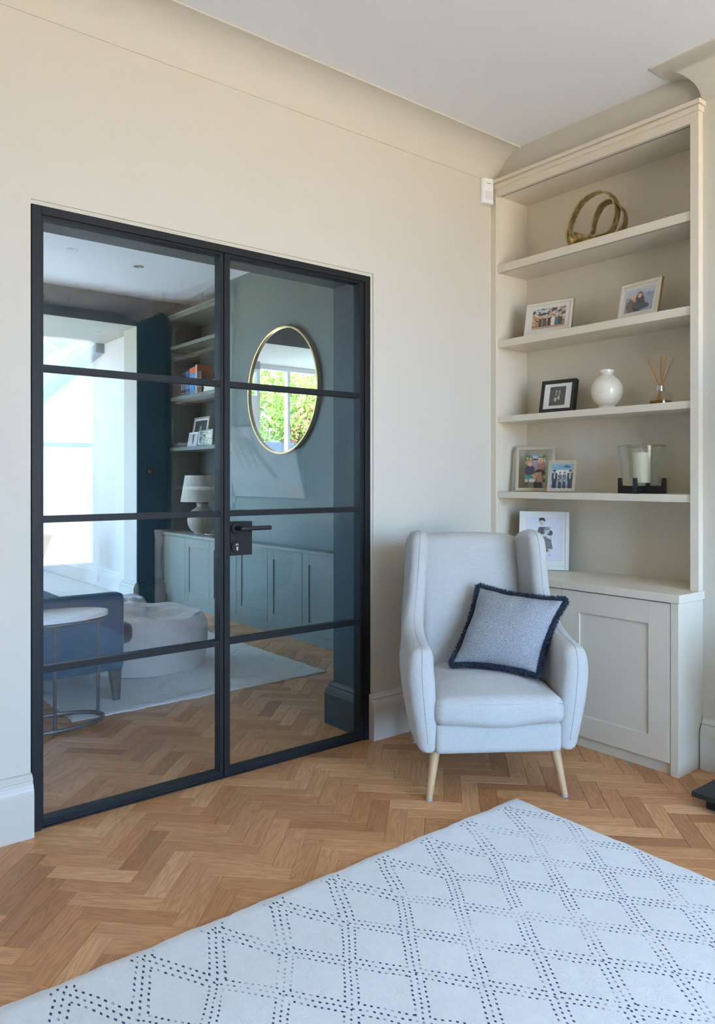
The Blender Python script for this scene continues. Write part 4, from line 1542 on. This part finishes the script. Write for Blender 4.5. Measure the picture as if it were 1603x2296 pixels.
# books
bspec = [(0.034, .225, (34, 38, 62)), (0.026, .23, (40, 44, 74)), (0.030, .235, (30, 36, 66)), (0.028, .24, (44, 50, 84)), (0.040, .245, (30, 92, 150)), (0.034, .25, (40, 60, 110)),
         (0.045, .262, (38, 140, 200)), (0.040, .268, (36, 150, 214)), (0.040, .272, (30, 120, 190)), (0.016, .285, (228, 222, 214)), (0.016, .285, (222, 110, 62)), (0.030, .22, (40, 36, 38)), (0.034, .215, (60, 62, 70)), (0.028, .21, (120, 60, 50))]
bl = ['slim navy book leaning against the dark shelf end', 'second navy book from the left on the next room shelf', 'third navy book from the left on the next room shelf', 'fourth, slate blue book from the left on the next room shelf',
      'mid blue book fifth from the left', 'indigo book between two brighter blue ones', 'bright blue book with orange top, leftmost of three', 'bright blue book with orange top, middle of three', 'bright blue book with orange top, rightmost of three',
      'tall thin white book beside the orange one', 'tall thin orange book beside the white one', 'black book just right of the orange one', 'grey book right of the black one', 'rust book nearest the white paper stack']
y = 7.225
for k, ((t, hgt, c), lb_) in enumerate(zip(bspec, bl)):
    cm = mk('book_cloth_%d' % k, srgb(*c), 0.5, 0.1, 30)
    b = thing('book', lb_, 'book', (3.55, y - t / 2, 2.1303), group='books on the next room shelf')
    dp = 0.17
    obj('cover', boxes((3.470, 3.473, y - t, y, 2.1303, 2.1303 + hgt), (3.473, 3.470 + dp, y - 0.002, y, 2.1303, 2.1303 + hgt), (3.473, 3.470 + dp, y - t, y - t + 0.002, 2.1303, 2.1303 + hgt)), cm, b)
    obj('pages', boxes((3.473, 3.465 + dp, y - t + 0.002, y - 0.002, 2.134, 2.127 + hgt)), 'paper', b)
    if 6 <= k <= 8:
        obj('spine_band', boxes((3.4693, 3.4701, y - t + 0.001, y - 0.001, 2.1303 + hgt * 0.76, 2.1303 + hgt - 0.002)), mk('orange_band_%d' % k, srgb(226, 104, 52), 0.5), b)
    obj('spine_title', boxes((3.4693, 3.4701, y - t * 0.62, y - t * 0.38, 2.1303 + hgt * 0.25, 2.1303 + hgt * 0.7)), mk('pale_title_%d' % k, srgb(190, 196, 206), 0.5), b)
    obj('spine_logo', boxes((3.4693, 3.4701, y - t * 0.7, y - t * 0.3, 2.1303 + 0.012, 2.1303 + 0.03)), 'frame_gold', b)
    y -= t + 0.001
ps = thing('paper_stack', 'stack of white papers lying right of the books', 'papers', (3.56, 6.62, 2.1303))
for k in range(4):
    obj('sheet_bundle', boxes((3.475 + 0.004 * (k % 2), 3.72, 6.52 + 0.006 * (k % 3), 6.74 - 0.005 * (k % 2), 2.1303 + k * 0.026, 2.1303 + k * 0.026 + 0.025)), 'matboard', ps)
bx = obj('storage_box', boxes((3.48, 3.70, 7.245, 7.435, 2.1303, 2.285)), 'dark_wood', bevel=0.003)
tag(bx, 'dark wooden box at the far left of the book shelf', 'box')

# frames on the lower far shelf
q1 = Print(30, 36, (30, 40, 48)).ell(.55, .6, .2, .25, (60, 74, 84)).ell(.5, .66, .08, .1, (150, 156, 160)).rect(.4, .7, .2, .5, (26, 34, 42)).ell(.62, .45, .10, .06, (150, 160, 170))
q2 = Print(30, 26, (206, 210, 214)).rect(.42, .62, .05, .6, (60, 62, 70)).ell(.52, .72, .11, .16, (150, 92, 70)).ell(.53, .82, .12, .12, (96, 54, 40)).rect(0, 1, 0, .12, (180, 190, 196))
q3 = Print(36, 24, (190, 196, 190)).grain(.45, 1, 0, 1, [(230, 236, 200), (196, 214, 120), (120, 150, 90), (250, 250, 236)], 90, .06, 4).grain(0, .45, 0, 1, [(120, 130, 134), (90, 100, 106), (160, 166, 166)], 40, .06, 5)
picture('large dark photo in thin silver frame on the lower next room shelf', (3.60, 7.12, 1.6055), 0, 10, 0.34, 0.315, 0.018, 'frame_champ', 0.26, 0.24, q1, easel=False)
picture('small white photo frame leaning before the large dark photo', (3.53, 7.11, 1.6055), 0, 10, 0.20, 0.150, 0.010, 'matboard', 0.17, 0.125, q2, easel=False)
picture('silver frame with bright garden photo right of the small white frame', (3.53, 6.83, 1.6055), 0, 4, 0.30, 0.165, 0.014, 'chrome', 0.26, 0.130, q3, easel=False)
on = thing('silver_ornament', 'small silver ornament behind the bright garden photo', 'ornament', (3.62, 6.70, 1.6055))
ob_ = bmesh.new()
add_lathe(ob_, [(0, 0), (0.035, 0), (0.035, 0.01), (0.008, 0.02), (0.007, 0.15), (0.02, 0.165), (0.0, 0.17)], (3.62, 6.70, 1.6055), 20)
obj('stem', ob_, 'chrome', on, smooth='auto')
ob_ = bmesh.new()
add_tube(ob_, [(3.62 + 0.0, 6.70 + 0.055 * math.cos(a) , 1.6055 + 0.215 + 0.055 * math.sin(a)) for a in np.linspace(0, 2 * math.pi, 24, endpoint=False)], 0.009, 8, closed=True)
obj('ring', ob_, 'chrome', on, smooth='auto')

# table lamp
lc = (3.565, 6.94, 0.7263)
tl = thing('table_lamp', 'ribbed stoneware table lamp with linen shade in the next room', 'lamp', lc)
lb_ = bmesh.new()
prof = [(0.0, 0.0), (0.075, 0.0), (0.078, 0.012), (0.085, 0.022)]
for k in range(13):
    a = -1.1 + 2.2 * k / 12
    prof.append((0.06 + 0.085 * math.cos(a), 0.135 + 0.118 * math.sin(a)))
prof += [(0.070, 0.262), (0.055, 0.272), (0.055, 0.300), (0.062, 0.306), (0.062, 0.318), (0.02, 0.322), (0.0, 0.322)]
add_lathe(lb_, prof, lc, 96, lambda a, z: 1 + (0.022 * abs(math.sin(24 * a)) if 0.04 < z < 0.25 else 0))
obj('base', lb_, 'ceramic', tl, smooth='auto')
lb_ = bmesh.new()
add_lathe(lb_, [(0.215, 0.325), (0.2155, 0.325), (0.172, 0.588), (0.1715, 0.588), (0.1690, 0.585), (0.212, 0.330)], lc, 48)
add_lathe(lb_, [(0.0, 0.560), (0.165, 0.560), (0.165, 0.563), (0.0, 0.563)], lc, 24)
obj('shade', lb_, 'shade', tl, smooth='auto')
lb_ = bmesh.new()
add_tube(lb_, [(lc[0], lc[1], lc[2] + 0.31), (lc[0], lc[1], lc[2] + 0.565)], 0.008, 10)
obj('stem', lb_, 'brass', tl, smooth='auto')
lb_ = bmesh.new()
add_tube(lb_, smooth_curve([(lc[0], lc[1] - 0.07, lc[2] + 0.006), (lc[0] - 0.03, lc[1] - 0.14, lc[2] + 0.004), (lc[0] + 0.02, lc[1] - 0.22, lc[2] + 0.004), (lc[0] + 0.12, lc[1] - 0.26, lc[2] + 0.004), (3.78, lc[1] - 0.27, lc[2] + 0.02)], 6), 0.004, 6)
obj('flex', lb_, 'matboard', tl, smooth='auto')

# round mirror
MC = (X2 - 0.002, 5.345, 2.022)
mr = thing('round_mirror', 'large round brass-rimmed mirror on the grey green wall', 'mirror', MC)
mb = bmesh.new()
rings = []
for r, x in ((0.0005, -0.020), (0.522, -0.020), (0.522, -0.004), (0.0005, -0.004)):
    rings.append([(MC[0] + x, MC[1] + r * math.cos(2 * math.pi * k / 96), MC[2] + r * math.sin(2 * math.pi * k / 96)) for k in range(96)])
add_sweep(mb, rings)
obj('mirror_glass', mb, 'mirror', mr, smooth='auto')
mb = bmesh.new()
rows = []
for k in range(96):
    a = 2 * math.pi * k / 96
    rows.append([(MC[0] + x, MC[1] + r * math.cos(a), MC[2] + r * math.sin(a)) for r, x in ((0.518, -0.001), (0.518, -0.036), (0.521, -0.038), (0.533, -0.038), (0.536, -0.036), (0.536, -0.001))])
add_sweep(mb, rows, closed_path=True)
obj('rim', mb, 'brass', mr, smooth='auto')

# light switch
sw = thing('light_switch', 'small bronze double light switch on the dark teal far wall', 'light switch', (3.233, YF, 1.358))
obj('plate', boxes((3.190, 3.276, YF - 0.006, YF, 1.315, 1.401)), 'switch', sw, bevel=0.001)
for x in (3.220, 3.246):
    obj('rocker', boxes((x - 0.008, x + 0.008, YF - 0.009, YF - 0.005, 1.345, 1.372)), 'chrome', sw, bevel=0.001)


def downlight(x, y, z, label):
    d = thing('downlight', label, 'downlight', (x, y, z), group='recessed ceiling downlights')
    bm = bmesh.new()
    add_lathe(bm, [(0.030, 0.0), (0.045, 0.0), (0.0455, -0.003), (0.040, -0.005), (0.030, -0.003)], (x, y, z), 32)
    obj('ring', bm, 'chrome', d, smooth='auto')
    bm = bmesh.new()
    add_lathe(bm, [(0.0, -0.001), (0.030, -0.001), (0.030, -0.0025), (0.0, -0.0025)], (x, y, z), 24)
    obj('lamp', bm, 'ink', d, smooth='auto')


downlight(2.644, 6.342, ZC2, 'white downlight nearer the middle of the next room ceiling')
downlight(2.037, 6.216, ZC2, 'faint white downlight at the left of the next room ceiling')
downlight(2.98, 8.22, 2.87, 'white downlight in the bright extension ceiling')

# ------------------------------------------------------------------ next room furniture
tag(obj('shaggy_rug', rug_mesh(1.33, 2.99, 4.045, 6.75, 0.012, 90, 140, 0.004), 'shag', smooth='auto'), 'pale shaggy rug beneath the pouf and blue sofa', 'rug')


def pouf(name, label, c, r, hgt, seed, dent):
    rg = random.Random(seed)
    ph = [rg.uniform(0, 6.28) for _ in range(6)]
    V, F = [], []
    nr, ns = 34, 72
    prof = []
    for k in range(nr + 1):
        t = k / nr
        if t < 0.42:
            u = t / 0.42
            rr = r * (0.955 + 0.05 * math.sin(u * math.pi * 0.9) - 0.10 * max(0, u - 0.75) / 0.25 * 0.9)
            z = hgt * 0.90 * u
        else:
            u = (t - 0.42) / 0.58
            rr = r * 0.91 * max(0.0, 1 - u) ** 0.9 + 0.0005
            z = hgt * (0.90 + 0.10 * math.sin(min(1, u * 2.2) * math.pi / 2))
        prof.append((rr, z, t))
    for rr, z, t in prof:
        for k in range(ns):
            a = 2 * math.pi * k / ns
            wob = 1 + 0.012 * math.sin(3 * a + ph[0]) + 0.008 * math.sin(7 * a + ph[1])
            zz = z
            if t > 0.36:
                top = (t - 0.36) / 0.64
                zz -= dent * min(1, top * 1.6) * (0.65 + 0.5 * math.sin(a + ph[2])) * (1 - 0.3 * top)
                zz += 0.011 * math.sin(5 * a + ph[3] + 5 * top) * top * (1 - top) * 4 * 0.8
                zz += 0.010 * math.sin(9 * a + ph[4] - 8 * top) * top * (1 - top) * 4
            V.append((c[0] + rr * wob * math.cos(a), c[1] + rr * wob * math.sin(a), c[2] + max(0.0, zz)))
    for j in range(nr):
        for k in range(ns):
            m = (k + 1) % ns
            F.append((j * ns + k, j * ns + m, (j + 1) * ns + m, (j + 1) * ns + k))
    t = thing(name, label, 'pouf', c, group='linen floor poufs')
    arr_obj('cover', V, F, 'pouf', t)
    bm = bmesh.new()
    j = int(nr * 0.42)
    add_tube(bm, [V[j * ns + k] for k in range(ns)], 0.004, 6, closed=True)
    obj('piping', bm, 'pouf', t, smooth=True)
    return t


pouf('floor_pouf', 'large slumped oatmeal linen pouf on the shaggy rug', (2.13, 4.99, 0.0135), 0.42, 0.40, 3, 0.105)
pouf('floor_pouf', 'smaller oatmeal pouf behind the large one', (2.36, 6.25, 0.0135), 0.30, 0.30, 9, 0.05)

# sofa
sf = thing('sofa', 'blue velvet sofa with dark tapered legs seen side on', 'sofa', (1.25, 5.2, 0))


def velvet_box(name, x0, x1, y0, y1, z0, z1, r, mat='velvet', h=0.02, slope=0.0):
    def f(x, y, z):
        return rbox(x - slope * (z - z0), y, z, ((x0 + x1) / 2, (y0 + y1) / 2, (z0 + z1) / 2), ((x1 - x0) / 2, (y1 - y0) / 2, (z1 - z0) / 2), r)
    m = 0.05
    P, F = nets(f, (x0 - m - abs(slope) * 0.3, y0 - m, z0 - m), (x1 + m + abs(slope) * 0.3, y1 + m, z1 + m), h)
    return arr_obj(name, P, F, mat, sf)


velvet_box('arm', 0.84, 1.685, 4.22, 4.33, 0.185, 0.630, 0.030)
velvet_box('arm', 0.84, 1.685, 6.20, 6.31, 0.185, 0.630, 0.030)
velvet_box('base', 0.86, 1.675, 4.31, 6.22, 0.175, 0.305, 0.02)
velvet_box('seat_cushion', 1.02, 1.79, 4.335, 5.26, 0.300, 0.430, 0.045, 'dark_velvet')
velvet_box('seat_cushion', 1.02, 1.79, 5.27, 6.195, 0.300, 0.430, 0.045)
velvet_box('backrest', 0.84, 1.06, 4.32, 6.21, 0.185, 0.80, 0.06, h=0.024)
velvet_box('back_cushion', 1.05, 1.24, 4.36, 5.26, 0.43, 0.74, 0.07)
velvet_box('back_cushion', 1.05, 1.24, 5.27, 6.17, 0.43, 0.74, 0.07)
for x in (0.90, 1.635):
    for y_ in (4.262, 6.27):
        lb_ = bmesh.new()
        sx_ = 1 if x > 1.2 else -1
        zf = 0.0135 if x > 1.34 else 0.0
        add_sweep(lb_, [[(x + u * 0.031, y_ + v * 0.031, 0.20) for u, v in ((-1, -1), (1, -1), (1, 1), (-1, 1))], [(x + sx_ * 0.012 + u * 0.017, y_ + v * 0.017, zf) for u, v in ((-1, -1), (1, -1), (1, 1), (-1, 1))]])
        obj('leg', lb_, 'dark_wood', sf, bevel=0.002)

# side table
tb = thing('side_table', 'white oval marble side table with thin grey steel frame by the sofa', 'side table', (1.20, 4.02, 0))


def oval(cx, cy, a, b, n=56):
    return [(cx + a * math.cos(2 * math.pi * k / n), cy + b * math.sin(2 * math.pi * k / n)) for k in range(n)]


bm = bmesh.new()
add_prism(bm, oval(1.20, 4.02, 0.30, 0.165), 'z', 0.560, 0.585)
obj('top', bm, 'marble', tb, bevel=0.003, smooth='auto')
bm = bmesh.new()
add_tube(bm, [(x, y_, 0.0235) for x, y_ in oval(1.20, 4.02, 0.275, 0.145, 48)], 0.010, 8, closed=True)
obj('base_ring', bm, 'steel', tb, smooth='auto')
bm = bmesh.new()
add_tube(bm, [(x, y_, 0.548) for x, y_ in oval(1.20, 4.02, 0.275, 0.145, 48)], 0.008, 8, closed=True)
obj('top_ring', bm, 'steel', tb, smooth='auto')
for x, y_ in ((1.185, 3.876), (1.466, 4.055), (0.95, 4.08)):
    bm = bmesh.new()
    add_tube(bm, [(x, y_, 0.0), (x, y_, 0.552)] if y_ < 4.04 or x < 1.3 else [(x, y_, 0.0135), (x, y_, 0.552)], 0.0085, 10)
    obj('leg', bm, 'steel', tb, smooth='auto')

# tub chair in the extension
tc = thing('tub_chair', 'grey shell dining chair at the edge of the bright extension', 'chair', (2.36, 8.75, 0))


def shell_sdf(x, y, z):
    dx, dy = x - 2.36, y - 8.75
    rr = np.sqrt(dx ** 2 + dy ** 2)
    R_ = 0.17 + 0.13 * np.clip((z - 0.40) / 0.35, 0, 1.2)
    ring = np.abs(rr - R_) - 0.014
    wall = np.maximum(ring, np.maximum(z - (0.655 + 0.06 * dx), 0.40 - z))
    seat = np.maximum(rr - 0.19, np.abs(z - 0.42) - 0.025)
    cut = -(dy + 0.9 * dx + 0.16)
    return np.minimum(np.maximum(wall, -(-(dx * 0.2 - dy * 1.0) + 0.17) * 0 + wall), seat)


P6, F6 = nets(shell_sdf, (1.98, 8.38, 0.37), (2.74, 9.12, 0.75), 0.016)
arr_obj('shell', P6, F6, 'shell', tc)
for a in range(4):
    ang_ = a * math.pi / 2 + 0.6
    bm = bmesh.new()
    add_tube(bm, [(2.36 + 0.12 * math.cos(ang_), 8.75 + 0.12 * math.sin(ang_), 0.41), (2.36 + 0.24 * math.cos(ang_), 8.75 + 0.24 * math.sin(ang_), 0.0)], [0.016, 0.010], 10)
    obj('leg', bm, 'dark_wood', tc, smooth='auto')

# ------------------------------------------------------------------ garden
fe = thing('garden_fence', 'charcoal board fence at the end of the garden', 'fence', (-2.5, 12.6, -0.06))
fbm = boxes((0, 0.145, 0, 0.025, 0, 2.06))
bme = bpy.data.meshes.new('board')
fbm.to_mesh(bme)
fbm.free()
bme.materials.append(M['fence'])
for k in range(64):
    o = bpy.data.objects.new('board', bme)
    COL.objects.link(o)
    o.parent = fe
    o.location = (-5.2 + 0.15 * k, 0.004 * (k % 2), 0)


def tree(name, label, c, rx, rz, n, size, mats, seed, trunk=True, cat='tree'):
    g = np.random.default_rng(seed)
    t = thing(name, label, cat, (c[0], c[1], -0.06), group='garden planting')
    lumps = []
    for _ in range(9):
        d = g.normal(size=3)
        d /= np.linalg.norm(d)
        lumps.append((np.array([d[0] * rx * 0.55, d[1] * rx * 0.55, d[2] * rz * 0.55]), g.uniform(0.38, 0.6)))
    for mi, mt in enumerate(mats):
        m_ = n // len(mats)
        V, F = [], []
        for k in range(m_):
            lc_, ls = lumps[g.integers(len(lumps))]
            d = g.normal(size=3)
            d /= np.linalg.norm(d)
            p = np.array(c) + lc_ + d * np.array([rx, rx, rz]) * ls * g.uniform(0.7, 1.0)
            if p[2] < 0:
                continue
            a = g.normal(size=3)
            a /= np.linalg.norm(a)
            b = np.cross(a, g.normal(size=3))
            b /= np.linalg.norm(b)
            s = size * g.uniform(0.6, 1.3)
            n0 = len(V)
            V += [p - a * s, p + b * s * 0.45, p + a * s, p - b * s * 0.45]
            F.append((n0, n0 + 1, n0 + 2, n0 + 3))
        o = arr_obj('foliage', V, F, mt, t, smooth=False)
        o['kind'] = 'stuff'
    bm = bmesh.new()
    add_tube(bm, [(c[0], c[1], -0.06), (c[0] + 0.05, c[1], c[2] * 0.5), (c[0] - 0.05, c[1], c[2])], [0.11, 0.09, 0.05], 10)
    obj('trunk', bm, 'bark', t, smooth='auto')


tree('tree', 'tall bright green tree in the middle of the mirror reflection', (-1.0, 14.6, 3.0), 1.9, 2.3, 15000, 0.065, ['leaf', 'leaf2'], 1)
tree('tree', 'yellow green tree at the left of the mirror reflection', (1.6, 14.4, 2.8), 1.8, 2.3, 14000, 0.065, ['leaf2', 'leaf'], 2)
tree('tree', 'dark green tree behind the red blossom', (-3.9, 14.8, 2.8), 1.9, 2.5, 14000, 0.065, ['leaf', 'leaf2'], 3)
tree('blossom_bush', 'red flowering bush low in the mirror reflection', (-2.45, 13.75, 2.1), 0.62, 0.95, 4500, 0.045, ['flower', 'leaf2', 'leaf'], 4, cat='bush')
tree('tree', 'green tree showing through the glass roof', (4.9, 15.0, 3.4), 1.6, 2.0, 4000, 0.09, ['leaf', 'leaf2'], 5)
